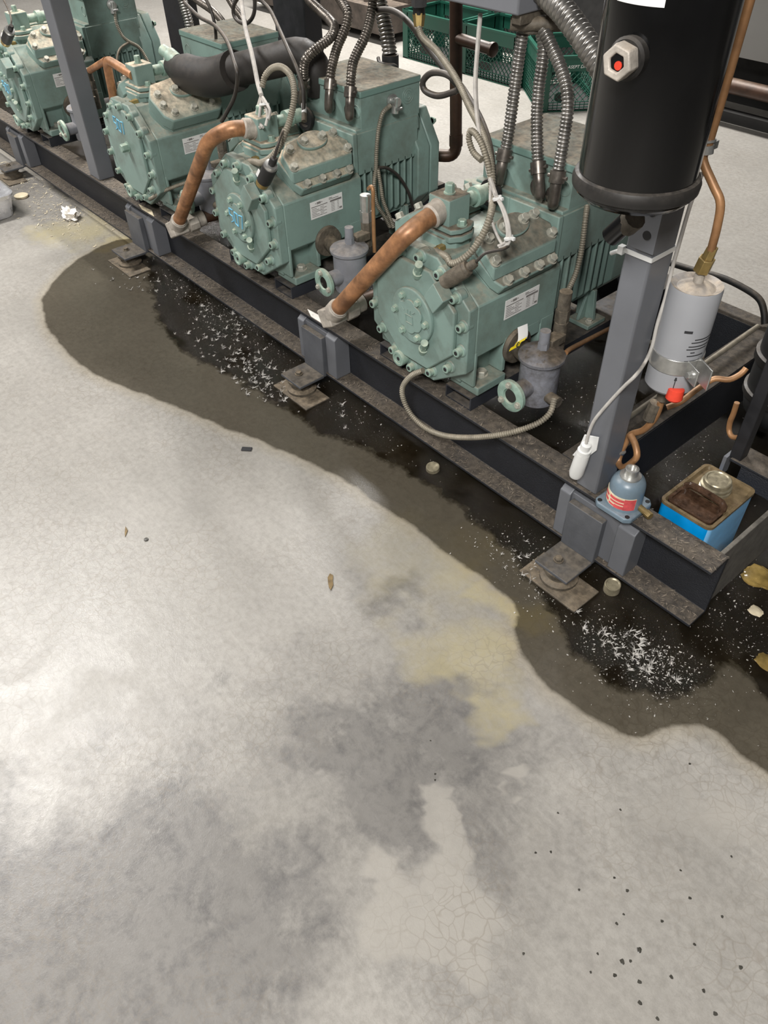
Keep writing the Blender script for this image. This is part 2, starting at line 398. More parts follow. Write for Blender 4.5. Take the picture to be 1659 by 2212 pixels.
    # cylinder heads (V of two banks)
    for s in (1, -1):
        Mx = Matrix(((s * math.cos(TH), 0, s * math.sin(TH), X(s * .168)), (0, 1, 0, 0), (-math.sin(TH), 0, math.cos(TH), .598), (0, 0, 0, 1)))
        mb = MB(); mb.M = Mx
        if ledge:
            deck = [(.0, .074), (.0, .288), (-.043, .302), (-.088, .266), (-.102, .19), (-.09, .112), (-.058, .078)]
            rt = [(u + (.019 if u == 0 else -.004 if u < -.08 else 0), y) for u, y in deck]
            mb.loft([[(u, y, -.027) for u, y in rt], [(u, y, 0) for u, y in deck]])
            slab = [(.0425, .092), (.0425, .270), (.030, .288), (-.043, .306), (-.092, .268), (-.106, .19), (-.094, .108), (-.062, .072), (.020, .080)]
            mb.prism(slab, 'Z', -.056, -.027)
            gs = [(u * .97 - .002, .19 + (y - .19) * .97) for u, y in slab]
            mb.prism(gs, 'Z', -.115, -.056)
            bolts = [(-.012, .086, 0), (-.018, .282, 0), (-.066, .108, 0), (-.076, .268, 0), (.031, .112, -.027), (.031, .166, -.027), (.031, .218, -.027), (.031, .264, -.027)]
            oval = (-.072, .19, .034, .048)
        else:
            deck = [(.028, .100), (.028, .262), (.010, .285), (-.05, .298), (-.100, .268), (-.112, .19), (-.10, .10), (-.06, .074), (.008, .082)]
            base = [(.040, .090), (.040, .272), (.016, .297), (-.05, .308), (-.108, .276), (-.122, .19), (-.11, .09), (-.064, .062), (.014, .070)]
            mb.loft([[(u, y, -.048) for u, y in base], [(u, y, -.006) for u, y in base], [(u, y, 0) for u, y in deck]])
            gs = [(u * .97 - .002, .19 + (y - .19) * .97) for u, y in base]
            mb.prism(gs, 'Z', -.115, -.048)
            bolts = [(.016, .108, 0), (.016, .182, 0), (.016, .250, 0), (-.05, .280, 0), (-.092, .26, 0), (-.062, .090, 0), (-.02, .086, 0), (-.02, .284, 0)]
            oval = (-.060, .185, .036, .046)
        head = part(mb, 'cylinder_head', top, root, bevel=.004)
        n = (Mx.to_3x3() @ Vector((0, 0, 1))).normalized()
        for (u, y, w) in bolts:
            cap_bolt(Mx @ Vector((u, y, w)), n, .0108, .014, 'head_bolt', head, 'bolt_bare', True)
        mb = MB(); mb.M = Mx
        ov = [(oval[0] + oval[2] * math.copysign(abs(math.cos(a)) ** .8, math.cos(a)) * .85, oval[1] + oval[3] * math.sin(a)) for a in [2 * PI * k / 24 for k in range(24)]]
        mb.prism(ov, 'Z', -.002, .009)
        pl = part(mb, 'port_cover', top, head, bevel=.003)
        for y in (oval[1] - .032, oval[1] + .032):
            cap_bolt(Mx @ Vector((oval[0], y, .009)), n, .0108, .014, 'port_bolt', pl, 'bolt_bare', True)
    # motor housing with fins
    mb = MB()
    mb.prism([(X(-.132), .36), (X(.132), .36), (X(.134), .545), (X(.134), .60), (X(-.134), .60), (X(-.134), .545)], 'Y', .31, .56)
    for s in (-1, 1):
        mb.prism([(.304, .545), (.320, .52), (.545, .52), (.560, .545), (.560, .639), (.304, .639)], 'X', X(s * .12), X(s * .153))
        for k in range(9):
            y = .318 + k * .027
            mb.prism([(X(s * .12), .372), (X(s * .140), .372), (X(s * .153), .39), (X(s * .153), .535), (X(s * .12), .535)], 'Y', y - .0042, y + .0042)
        for k in range(8):      # arched tops of the slots
            y = .3315 + k * .027
            arc = [(y - .0095, .531), (y + .0095, .531)] + [(y + .0095 * math.cos(a), .531 - .0) for a in ()]
        mb.prism([(.30, .36), (.318, .36), (.318, .642), (.30, .642)], 'X', X(0), X(s * .157))
    mb.prism([(X(-.14), .60), (X(.153), .60), (X(.150), .648), (X(-.130), .648)], 'Y', .318, .565)
    motor = part(mb, 'motor_housing', 'teal', root, bevel=.003)
    mb = MB()
    mb.prism(octo(.168, .335, .640, .105, .40, .545, cx), 'Y', .548, .598)
    mb.prism(octo(.168, .335, .640, .105, .40, .545, cx), 'Y', .601, .640)
    mb.prism(octo(.120, .37, .60, .08, .42, .53, cx), 'Y', .59, .655)
    for a in range(8):
        t = PI / 8 + a * PI / 4
    mcov = part(mb, 'motor_end_cover', 'teal', root, bevel=.004)
    for (x, z) in ((.13, .60), (.155, .38), (-.13, .60), (-.155, .38)):
        cap_bolt((X(x), .640, z), (0, 1, 0), .009, .012, 'end_bolt', mcov, 'bolt', True)
    for s in (-1, 1):       # rear feet
        mb = MB()
        mb.bb(X(s * .135) - .036, X(s * .135) + .036, .480, .556, .275, .288)
        mb.prism([(X(s * .10), .288), (X(s * .160), .288), (X(s * .15), .375), (X(s * .10), .375)], 'Y', .512, .524)
        mb.prism([(.484, .288), (.512, .288), (.512, .372)], 'X', X(s * .128) - .005, X(s * .128) + .005)
        feet = part(mb, 'motor_foot', 'teal', root, bevel=.002)
        cap_bolt((X(s * .158), .500, .288), (0, 0, 1), .009, .010, 'foot_bolt', feet, 'bolt_bare', True)
    # terminal box
    mb = MB()
    mb.prism([(X(-.128), .642), (X(.150), .642), (X(.1515), .738), (X(-.1295), .738)], 'Y', .340, .567)
    for (y, z) in ((.520, .700),):      # knockout rings on the side
        for r in (.022, .015, .008):
            mb.lathe([(r, -.001), (r, .0014), (r - .0018, .0014), (r - .0018, -.001)], (X(.1505), y, z), (1, 0, 0), 28, False)
    for x in (-.09, .13):
        mb.lathe([(.018, -.001), (.018, .0014), (.016, .0014), (.016, -.001)], (X(x), .340, .69), (0, -1, 0), 24, False)
    tb = part(mb, 'terminal_box', 'teal', root, bevel=.003)
    mb = MB(); mb.bb(X(-.132), X(.154), .3365, .5705, .728, .748)
    part(mb, 'box_lid', 'teal_box', tb, bevel=.004)
    # black rubber grommet on the motor front wall
    mb = MB(); mb.lathe([(.012, 0), (.030, .002), (.034, .010), (.031, .016), (.022, .016), (.019, .006), (0, .006)], (X(-.055), .300, .640), (.1, -1, .15), 28)
    part(mb, 'grommet', 'black_mat', motor)
    # nameplate
    mb = MB(); mb.bb(X(.1722), X(.1734), .120, .238, .452, .502)
    nf = len(mb.bm.faces)
    def line(y0, y1, z, h): mb.bb(X(.1733), X(.1738), y0 - .008, y1 - .008, z + .005, z + h + .005)
    line(.131, .190, .4805, .0022); line(.152, .166, .487, .006); line(.146, .150, .489, .002); line(.168, .172, .489, .002)
    line(.196, .208, .4915, .0018); line(.196, .232, .488, .0016); line(.200, .242, .4795, .0052)
    for k in range(6):
        z = .4755 - k * .0045
        line(.132, .150 + .018 * ((k * 7) % 3) / 2, z, .0014); line(.163, .176 + .01 * (k % 2), z, .0013); line(.203, .216, z, .0012); line(.226, .232, z, .0012)
    line(.233, .2425, .4525, .005)
    mb.bm.faces.ensure_lookup_table()
    for f in mb.bm.faces[nf:]: f.material_index = 1
    part(mb, 'nameplate', ['label', 'ink_gray'], root, smooth=0)['label'] = 'white printed nameplate on the side wall'
    # discharge service valve on top
    mb = MB()
    cup = octo(.056, .055, .145, .034, .078, .122, X(-.012))
    mb.prism([(x, y) for x, y in cup], 'Z', .575, .622)
    mb.prism([(x, y) for x, y in octo(.066, .060, .142, .050, .085, .118, X(-.012))], 'Z', .614, .630)
    mb.prism([(x, y) for x, y in octo(.062, .064, .140, .05, .085, .118, X(-.012))], 'Z', .632, .645)
    mb.bb(X(-.045), X(.022), .072, .140, .640, .704)
    val = part(mb, 'service_valve', top, root, bevel=.003)
    for x in (-.060, .036): cap_bolt((X(x), .102, .645), (0, 0, 1), .010, .014, 'valve_bolt', val, 'bolt', True)
    cap_bolt((X(-.012), .106, .704), (0, 0, 1), .011, .022, 'valve_bolt', val, 'bolt', True)
    mb = MB(); mb.cyl((X(-.012), .138, .672), (X(-.012), .190, .672), .016, n=20); mb.cyl((X(-.012), .186, .672), (X(-.012), .206, .672), .0235, n=24); mb.cyl((X(-.012), .206, .672), (X(-.012), .244, .672), .0185, n=20)
    part(mb, 'valve_stem_cap', 'bolt', val)
    mb = MB(); mb.cyl((X(.022), .058, .602), (X(.022), .040, .602), .010, n=6); mb.cyl((X(.022), .040, .602), (X(.022), .030, .602), .008, n=14)
    part(mb, 'gauge_port', 'brass', val)
    return root

C1, C2, C3, C4 = -0.875, -1.641, -2.372, -3.450
c1 = compressor(C1, 'nearest teal compressor, beside the black receiver, round cover without chalk', marks=True, top='teal_grimy')
c2 = compressor(C2, 'second teal compressor from the right with blue chalk number on round cover', chalk=(-.0305, -.034, .428, .036))
c3 = compressor(C3, 'teal compressor with plain octagonal end plate and center bolt, behind gray post', pump=False, ledge=False, chalk=(-.0130, -.048, .515, .036))
c4 = compressor(C4, 'leftmost teal compressor, cut by the left edge, left of the gray post', chalk=(-.0305, -.034, .428, .036))

# ------------------------------------------------------------------ skid frame
skid = thing('skid_frame', (0, 0.48, 0.046), 'long dark gray welded steel base frame with posts carrying the compressors', 'frame')
mb = MB(); mb.prism([(0, .054), (.065, .054), (.065, .234), (0, .234), (0, .225), (.057, .225), (.057, .063), (0, .063)], 'X', -5.2, 0.0)
chan = part(mb, 'front_channel', 'lintf', skid, bevel=.002)
mb = MB(); mb.prism([(.965, .054), (.90, .054), (.90, .234), (.965, .234), (.965, .225), (.908, .225), (.908, .063), (.965, .063)], 'X', -5.2, -.02)
part(mb, 'rear_channel', 'lintf', skid, bevel=.002)
mb = MB(); mb.bb(-.021, -.011, .064, .965, .054, .234)
part(mb, 'end_plate', 'enddust_lit', skid, bevel=.0015)
for c in (C1, C2, C3, C4):          # two open box rails under every compressor
    for s in (-1, 1):
        x0, x1 = c + s * .130 - .045, c + s * .130 + .045
        mb = MB()
        mb.bb(x0, x1, .022, .92, .268, .272); mb.bb(x0, x1, .022, .92, .234, .238)
        mb.bb(x0, x0 + .004, .022, .92, .238, .268); mb.bb(x1 - .004, x1, .022, .92, .238, .268)
        part(mb, 'cross_rail', 'frame', skid)
mb = MB(); mb.bb(-.440, -.352, .066, .90, .228, .234); mb.bb(-.358, -.352, .066, .90, .075, .228)
part(mb, 'cross_member', 'lintf', skid, bevel=.0015)
BOX = [(-.386, -.178), (-1.422, -1.237), (-2.563, -2.350), (-3.80, -3.605)]
FOOT = [(-.351, -.255), (-1.392, -1.290), (-2.556, -2.440), (-3.775, -3.675)]
for (b0, b1), (f0, f1) in zip(BOX, FOOT):
    mb = MB()
    mb.prism([(.003, .064), (.057, .064), (.057, .218), (.030, .218), (.003, .196)], 'X', b0, b0 + .030)
    mb.prism([(.003, .064), (.057, .064), (.057, .218), (.030, .218), (.003, .196)], 'X', b1 - .045, b1)
    mb.bb(b0 + .02, b1 - .03, .012, .057, .064, .200)
    part(mb, 'stiffener_box', 'post', skid, bevel=.002)
    mb = MB()
    mb.bb(f0, f1, -.007, .012, .050, .186)
    mb.bb(f0, f1, -.100, -.007, .047, .056)
    br = part(mb, 'foot_bracket', 'bracket', skid, bevel=.002)
    xc = (f0 + f1) / 2
    mb = MB(); mb.lathe([(.046, .006), (.046, .014), (.034, .022), (.034, .034), (.042, .038), (.042, .047)], (xc, -.060, 0), (0, 0, 1), 28)
    part(mb, 'leveling_pad', 'grimy', br)
    mb = MB(); mb.bb(f0 - .028, f1 + .045, -.116, -.025, .0, .006)
    part(mb, 'base_plate', 'grimy', br, bevel=.0015)
    cap_bolt((xc - .01, -.060, .056), (0, 0, 1), .010, .010, 'foot_bolt', br, 'grimy', True)
# posts
mb = MB(); mb.bb(-.352, -.297, .008, .078, .234, 2.3)
post_r = part(mb, 'post', 'post', skid, bevel=.004)
mb = MB(); mb.bb(-2.856, -2.766, .008, .074, .234, 2.3)
part(mb, 'post', 'post', skid, bevel=.004)
mb = MB(); mb.bb(-3.66, -3.48, .875, .960, .234, 2.3)
part(mb, 'post', 'post_dark', skid, bevel=.004)
mb = MB(); mb.bb(-2.70, -2.49, .875, .960, .234, 2.3)
part(mb, 'post', 'post_dark', skid, bevel=.004)
# bracket plate with slots near the top of the right post
mb = MB(); mb.bb(-.338, -.293, .001, .008, .800, .93)
n0 = len(mb.bm.faces)
for z in (.828, .868): mb.lathe([(.008, 0), (.008, .0006), (0, .0006)], (-.312, .001, z), (0, -1, 0), 16)
mb.bm.faces.ensure_lookup_table()
for f in mb.bm.faces[n0:]: f.material_index = 1
part(mb, 'slotted_bracket', ['post', 'hole'], post_r)
# lint caught on the flanges
def flakes(n, sampler, size, name, mat, parent, label=None, up=.5):
    mb = MB()
    for i in range(n):
        p = Vector(sampler()); s = size * (0.35 + random.random() ** 2 * 1.6)
        a = random.random() * 6.28; e = (random.random() - .5) * up
        d = Vector((math.cos(a), math.sin(a), e)); w = Vector((-math.sin(a), math.cos(a), (random.random() - .5) * up)) * (0.05 + random.random() ** 2 * .22)
        q = p + Vector((0, 0, abs(e) * s * .5 + .0006)); k = Vector(((random.random() - .5), (random.random() - .5), .3 * random.random())) * .6
        v = [mb.v(q - d * s * .5), mb.v(q + w * s * .5 + k * s * .2), mb.v(q + d * s * .5 + k * s * .4), mb.v(q - w * s * .5)]
        mb.bm.faces.new(v)
    o = part(mb, name, mat, parent, smooth=0) if parent is not None else mb.build(name, mat, smooth=0)
    o['kind'] = 'stuff'
    return o
def on_flange():
    x = -random.random() * 4.2
    if random.random() < .62: return (x, .001 + random.random() * .054, .0632)
    return (x, .002 + random.random() * .060, .2342)
flakes(12000, on_flange, .0085, 'lint', 'lint', skid)

# ------------------------------------------------------------------ oil level regulators on the compressors' right sides
def regulator(x, y, z0, label, mat='regul', cx=None, tall=True, steel=False):
    t = thing('oil_regulator', (x, y, z0), label, 'oil regulator', 'oil regulators beside the compressors')
    h = .125
    mb = MB(); mb.lathe([(.036, 0), (.046, .006), (.0475, .012), (.0475, h - .012), (.0475, h - .006)], (x, y, z0), (0, 0, 1), 36)
    part(mb, 'body', mat, t)
    mb = MB(); mb.lathe([(.0475, h - .008), (.0545, h - .006), (.0555, h + .002), (.052, h + .006), (.030, h + .012), (0, h + .014)], (x, y, z0), (0, 0, 1), 36)
    part(mb, 'cap', mat, t)
    mb = MB(); mb.cyl((x - .004, y + .006, z0 + h + .008), (x - .004, y + .006, z0 + h + .030), .0135, n=6); mb.cyl((x - .004, y + .006, z0 + h + .030), (x - .004, y + .006, z0 + h + .060), .0125, n=20)
    part(mb, 'stem_cap', 'regul' if not steel else 'regul', t, smooth=30)
    # sight flange to the front
    mb = MB(); mb.cyl((x, y - .03, z0 + .056), (x, y - .092, z0 + .056), .0225, n=24)
    nk = part(mb, 'neck', mat, t)
    mb = MB(); mb.lathe([(.037, 0), (.040, .003), (.040, .011), (.037, .013), (.020, .013), (.018, .008), (0, .008)], (x, y - .088, z0 + .056), (0, -1, 0), 32)
    mb.bm.faces.ensure_lookup_table()
    fl = part(mb, 'sight_flange', 'bolt', t)
    mb = MB(); mb.cyl((x, y - .0965, z0 + .056), (x, y - .0975, z0 + .056), .0165, n=24)
    part(mb, 'sight_glass', 'black', fl)
    for k in range(3):
        a = math.radians(100 + 120 * k)
        cap_bolt((x + .0295 * math.cos(a), y - .101, z0 + .056 + .0295 * math.sin(a)), (0, -1, 0), .0068, .007, 'flange_bolt', fl, 'bolt_bare', True)
    # flange to the crankcase
    xs = (cx + .1725) if cx is not None else x - .12
    mb = MB(); mb.lathe([(.044, 0), (.046, .004), (.044, .014), (.024, .016)], (xs, y + .050, z0 + .075), (1, 0, 0), 30)
    mb.cyl((xs + .012, y + .050, z0 + .075), (x - .02, y + .020, z0 + .075), .024, n=20)
    part(mb, 'crankcase_flange', 'grimy', t)
    # tall inlet valve behind
    if tall:
        vx, vy = x - .018, y + .080
        mb = MB(); mb.cyl((vx, vy, z0 + .10), (vx, vy, z0 + .175), .0165, n=6 if steel else 18); mb.box(((vx + x) / 2, (vy + y) / 2 + .01, z0 + h + .016), (.030, .050, .022))
        v = part(mb, 'inlet_valve', 'grimy', t, bevel=.002)
        mb = MB(); mb.cyl((vx, vy, z0 + .175), (vx, vy, z0 + .205), .0175, n=6); mb.cyl((vx, vy, z0 + .205), (vx, vy, z0 + .250), .0150, n=20)
        part(mb, 'valve_cap', 'steel' if steel else 'grimy', v, smooth=30)
    mb = MB(); mb.cyl((x + .04, y - .01, z0 + .035), (x + .075, y - .012, z0 + .035), .014, n=16)
    part(mb, 'drain_port', 'grimy', t)
    return t
r1 = regulator(-.578, .12, .290, 'grimy gray oil pot at the right of the nearest compressor, smeared with oil', 'regul_dirty', C1)
r2 = regulator(-1.293, .12, .300, 'gray oil pot between the two nearest compressors with clean steel valve cap', 'regul', C2, steel=True)
r3 = regulator(-2.060, .12, .300, 'gray oil pot half hidden behind the second copper pipe from the right', 'regul', C3)
r4 = regulator(-3.065, .12, .295, 'pale gray oil pot with round flange left of the gray post', 'regul', C4)

# ------------------------------------------------------------------ copper discharge pipes
def fitting_at(p, mat='fitting'): pass
def discharge(pts, r, label, cx, lower=True):
    t = thing('discharge_pipe', pts[-1], label, 'pipe', 'copper discharge pipes in front of the compressors')
    mb = Pipe(); mb.pipe(pts, r, .085, 20)
    part(mb, 'copper_tube', 'copper', t)
    a, b = Vector(pts[0]), Vector(pts[1]); d = (b - a).normalized()
    mb = MB(); mb.cyl(a - d * .03, a + d * .030, r * 1.25, n=22); mb.cyl(a + d * .030, a + d * .034, r * 1.25, r * 1.05, n=22)
    mb.cyl(a - d * .012, a + d * .004, r * 1.34, n=22)
    part(mb, 'valve_collar', 'fitting', t)
    if lower:
        e = Vector(pts[-1]); u = (Vector(pts[-1]) - Vector(pts[-2])).normalized()
        mb = MB(); mb.cyl(e - u * .022, e + u * .02, r * 1.28, n=22); mb.cyl(e - u * .025, e - u * .022, r * 1.08, r * 1.28, n=22)
        q = e + u * .032
        mb.box(q + Vector((0, .004, 0)), (.050, .058, .052), Matrix.Rotation(math.radians(-28), 3, 'Y'))
        q2 = q + Vector((.012, .105, .010))
        mb.cyl(q + Vector((0, .02, 0)), q2, r * 1.2, n=20); mb.cyl(q + Vector((.004, .04, .003)), q + Vector((.009, .078, .007)), r * 1.48, n=10)
        part(mb, 'elbow_fitting', 'fitting', t, bevel=.004)
        mb = MB(); mb.cyl(q2, q2 + Vector((.03, .30, .0)), r * .95, n=18)
        part(mb, 'return_tube', 'copper_dark', t)
    return t
discharge([(C1 - .012, .078, .672)] + [(-0.8847, 0.01, 0.6602), (-0.8939, -0.028, 0.6399), (-1.168, -0.034, 0.3409)], .0222, 'nearest thick copper pipe slanting down in front of the nearest compressor', C1)
discharge([(C2 - .012, .078, .672)] + [(-1.666, 0.01, 0.6844), (-1.734, -0.028, 0.6452), (-2.037, -0.034, 0.3078)], .0215, 'copper pipe bent over between the second and third compressors from the right', C2)
t = thing('discharge_pipe', (-2.554, 0.06, 0.5811), 'small copper pipe bent downward beside the gray post', 'pipe', 'copper discharge pipes in front of the compressors')
mb = Pipe(); mb.pipe([(C3 - .012, .078, .672)] + [(-2.532, 0.06, 0.6987), (-2.552, 0.06, 0.5664)], .015, .03, 16); part(mb, 'copper_tube', 'copper', t)
mb = Pipe(); mb.pipe([(-2.535, 0.06, 0.6939), (-2.704, 0.06, 0.632)], .011, .03, 14); part(mb, 'branch_tube', 'copper', t)

# ------------------------------------------------------------------ pressure sensors on the end covers
def sensor(cx, p0, p1, label, mat, cable, dusty=False):
    g_ = 1.0 if dusty else 1.1
    p0, p1 = Vector(p0), Vector(p1); d = (p1 - p0).normalized(); L = (p1 - p0).length
    t = thing('pressure_sensor', p0, label, 'sensor', 'pressure sensors on the compressor faces')
    mb = MB(); X = lambda x: cx + x
    mb.prism([(X(.067), .535), (X(.100), .502), (X(.132), .545), (X(.098), .578)], 'Y', -.046, -.010)
    part(mb, 'mount_block', 'teal', t, bevel=.002)
    mb = MB(); mb.cyl(p0, p0 + d * L * .18, .0165 * g_, n=20); part(mb, 'threaded_base', 'brass' if not dusty else 'grimy', t)
    mb = MB(); mb.lathe([(.0175 * g_, L * .15), (.0185 * g_, L * .18), (.0185 * g_, L * .72), (.0150 * g_, L * .75)], p0, d, 24)
    b = part(mb, 'body', mat, t)
    mb = MB(); mb.lathe([(.017 * g_, L * .72), (.0175 * g_, L * .75), (.0155 * g_, L * .82), (.008, L * .83)], p0, d, 20); part(mb, 'end_ring', 'grimy' if dusty else 'steel', t)
    mb = MB(); mb.lathe([(.0095, L * .80), (.0105, L * .95), (.009, L * 1.05), (.006, L * 1.08)], p0, d, 18); part(mb, 'connector', 'grimy' if dusty else 'black_mat', t)
    if not dusty:
        u = d.orthogonal().normalized()
        mb = MB(); mb.box(p0 + d * L * .42 + Vector((-.6, -.75, .1)).normalized() * .0220, (.014, .002, .022), Vector((0, 0, 1)).rotation_difference(d).to_matrix()); part(mb, 'white_sticker', 'label', t)
    mb = MB(); mb.tube([tuple(p1)] + cable, .0036, 8); part(mb, 'lead_wire', 'cable_blk', t)
    return t
sensor(C1, (-0.7756, -0.014, 0.5674), (-0.718, 0.02, 0.6232), 'dust-caked black pressure sensor on the nearest compressor face', 'grimy', [(-0.7047, 0.022, 0.6401), (-0.6946, 0.03, 0.6535), (-0.6676, 0.05, 0.6646), (-0.6688, 0.07, 0.6639)], True)
sensor(C2, (-1.496, -0.014, 0.5843), (-1.436, -0.005, 0.6626), 'clean black pressure sensor on the compressor with blue chalk', 'black_mat', [(-1.419, 0, 0.6971), (-1.429, 0.02, 0.7162), (-1.458, 0.05, 0.7197)])
sensor(C4, (-3.32, -0.014, 0.634), (-3.219, -0.005, 0.7022), 'black pressure sensor on the leftmost compressor face', 'black_mat', [(-3.235, 0.01, 0.7255), (-3.297, 0.03, 0.745), (-3.381, 0.05, 0.7623)])

# ------------------------------------------------------------------ cables and conduits
def cable(name, label, cat, pts, r, mat, group=None, corr=None, n=10):
    mb = MB(); mb.tube(pts, r, n, None, corr)
    o = mb.build(name, mat, smooth=60 if not corr else 80)
    return tag(o, label, cat, group)
AR = (.0058, .17)
GH = 'hoses and cables hanging over the compressors'
cable('armored_hose', 'tan armored hose running from above down to the nearest compressor valve', 'hose',
      [(-1.271, 0.36, 0.929), (-1.244, 0.35, 0.9147), (-1.171, 0.33, 0.9), (-1.064, 0.29, 0.8689), (-0.9758, 0.25, 0.8337), (-0.8948, 0.21, 0.8085), (-0.827, 0.17, 0.771), (-0.7873, 0.14, 0.7198), (-0.7436, 0.09, 0.7047), (-0.7348, 0.06, 0.6706), (-0.7385, 0.028, 0.6388), (-0.7607, 0.012, 0.6147), (-0.7816, 0.01, 0.6057), (-0.795, 0.014, 0.6126)] + [(C1 + .022, .032, .602)], .0072, 'armor', GH, AR)
o = cable('pressure_hose', 'dark hose looping once beside the brown copper riser', 'hose',
      [(-1.589, 0.46, 0.9019), (-1.55, 0.46, 0.916), (-1.47, 0.45, 0.9261), (-1.372, 0.42, 0.9171), (-1.268, 0.39, 0.8809), (-1.14, 0.35, 0.8454), (-1.1, 0.335, 0.8334), (-1.118, 0.33, 0.8204), (-1.167, 0.33, 0.8033), (-1.213, 0.33, 0.8058), (-1.221, 0.33, 0.8256), (-1.191, 0.33, 0.85), (-1.131, 0.32, 0.8608), (-1.076, 0.31, 0.853), (-1.02, 0.29, 0.836), (-0.9462, 0.26, 0.8083), (-0.8873, 0.23, 0.7729), (-0.8414, 0.2, 0.7189)], .0078, 'cable_blk', GH)
cable('armored_loop', 'small loop of armored cable above the nearest compressor valve', 'hose',
      [(-0.7964, 0.15, 0.702), (-0.8139, 0.155, 0.7565), (-0.8426, 0.16, 0.7987), (-0.8719, 0.165, 0.8193), (-0.8939, 0.17, 0.8197), (-0.8968, 0.17, 0.8026), (-0.8771, 0.165, 0.7811), (-0.8457, 0.16, 0.7726)], .0062, 'armor', GH, AR)
W = [(-1.026, 0.32, 1), (-0.9999, 0.29, 0.9462), (-0.9626, 0.25, 0.8862), (-0.9227, 0.22, 0.8339), (-0.8735, 0.19, 0.7888), (-0.8209, 0.16, 0.7503), (-0.7539, 0.115, 0.7315)]
bundle = thing('wire_bundle', W[-1], 'pale gray wire bundle tied with white ties hanging to the nearest compressor', 'wires', GH)
mb = MB(); mb.tube(W, .0052, 8); part(mb, 'sleeve', 'cable_gry', bundle)
for k, dx in enumerate((-5, 0, 5)):
    Pk = [(p[0] + dx * .0012, p[1] - .002 * k, p[2] + abs(dx) * .0006) for p in [(-0.7539, 0.115, 0.7315), (-0.7154, 0.095, 0.7239), (-0.6905, 0.085, 0.7048), (-0.6772, 0.08, 0.6783), (-0.6759, 0.072, 0.6629), (-0.6881, 0.066, 0.6544)]]
    mb = MB(); mb.tube(Pk, .0032, 8); part(mb, 'wire', 'cable_gry', bundle)
mb = MB(); mb.tube([(-0.7949, 0.14, 0.7378), (-0.7696, 0.115, 0.7118), (-0.7396, 0.09, 0.6927), (-0.7096, 0.078, 0.6723), (-0.6828, 0.068, 0.6618)], .0034, 8); part(mb, 'wire', 'cable_gry', bundle)
for q in ((-0.7448, 0.108, 0.7332), (-0.6749, 0.076, 0.6784)):
    mb = MB(); mb.lathe([(.0085, -.002), (.0105, -.002), (.0105, .002), (.0085, .002)], q, (.35, .2, -.9), 18); mb.box(Vector(q) + Vector((.012, 0, .002)), (.008, .006, .006)); part(mb, 'zip_tie', 'white', bundle)
cable('sight_hose', 'ribbed hose drooping from the nearest compressor face across the front channel', 'hose',
      [(-0.8352, -0.016, 0.3066), (-0.8694, -0.026, 0.2772), (-0.8952, -0.032, 0.232), (-0.8895, -0.034, 0.1942), (-0.8562, -0.034, 0.1607), (-0.798, -0.034, 0.1509), (-0.7287, -0.034, 0.1689), (-0.6571, -0.028, 0.2025), (-0.5941, -0.015, 0.2376), (-0.5471, 0.012, 0.2638), (-0.5085, 0.045, 0.2937), (-0.4984, 0.075, 0.3151), (-0.5095, 0.1, 0.3365)], .0066, 'armor', GH, AR)
cable('armored_hose', 'armored cable from the nearest terminal box down to the grimy oil pot', 'hose',
      [(-0.717, 0.3996, 0.6394), (-0.7, 0.3767, 0.6191), (-0.69, 0.3678, 0.5506), (-0.68, 0.3464, 0.5015), (-0.66, 0.2916, 0.4678), (-0.64, 0.2501, 0.4295), (-0.6, 0.1941, 0.422), (-0.58, 0.1766, 0.4083)], .0062, 'armor', GH, AR)
cable('armored_hose', 'armored hose looping up from the chalked compressor top valve', 'hose',
      [(C2 + .022, .030, .602)] + [(-1.552, 0.01, 0.6228), (-1.52, 0.005, 0.6299), (-1.478, 0.012, 0.6523), (-1.459, 0.03, 0.68), (-1.448, 0.05, 0.7162), (-1.459, 0.08, 0.7493), (-1.465, 0.1, 0.7918), (-1.501, 0.12, 0.8235), (-1.553, 0.13, 0.834), (-1.6, 0.13, 0.8244), (-1.626, 0.12, 0.8025), (-1.625, 0.105, 0.7782)], .0078, 'armor', GH, AR)
W2 = [(-2.094, 0.36, 0.8986), (-1.942, 0.27, 0.8455), (-1.809, 0.2, 0.8066), (-1.717, 0.15, 0.7611), (-1.675, 0.13, 0.7435)]
b2 = thing('wire_bundle', W2[-1], 'pale wire bundle hanging down onto the chalked compressor valve', 'wires', GH)
mb = MB(); mb.tube(W2, .0066, 8); part(mb, 'sleeve', 'cable_gry', b2)
for k, pts in enumerate(([(-1.691, 0.14, 0.7383), (-1.672, 0.11, 0.7123), (-1.654, 0.09, 0.6925), (-1.613, 0.075, 0.6832)], [(-1.691, 0.14, 0.7383), (-1.641, 0.1, 0.721), (-1.63, 0.085, 0.6942), (-1.598, 0.075, 0.6878)], [(-1.691, 0.14, 0.7383), (-1.631, 0.11, 0.7294), (-1.59, 0.09, 0.7186), (-1.583, 0.075, 0.6949)], [(-1.691, 0.14, 0.7383), (-1.622, 0.11, 0.7384), (-1.584, 0.095, 0.7282), (-1.573, 0.08, 0.7128)])):
    mb = MB(); mb.tube(pts, .0040, 8); part(mb, 'wire', 'cable_gry', b2)
mb = MB(); mb.lathe([(.012, -.003), (.0145, -.003), (.0145, .003), (.012, .003)], (-1.625, 0.105, 0.7341), (.3, -.2, -.9), 18); part(mb, 'zip_tie', 'white', b2)
cable('sensor_cable', 'thin black cable draped over the insulated pipe with curved lower end', 'cable',
      [(-2.429, 0.34, 0.8372), (-2.306, 0.32, 0.8157), (-2.12, 0.27, 0.8242), (-1.959, 0.21, 0.8188), (-1.858, 0.165, 0.7925), (-1.824, 0.15, 0.759), (-1.886, 0.165, 0.6877), (-1.983, 0.18, 0.6137), (-2.014, 0.18, 0.5875)], .0062, 'cable_blk', GH)
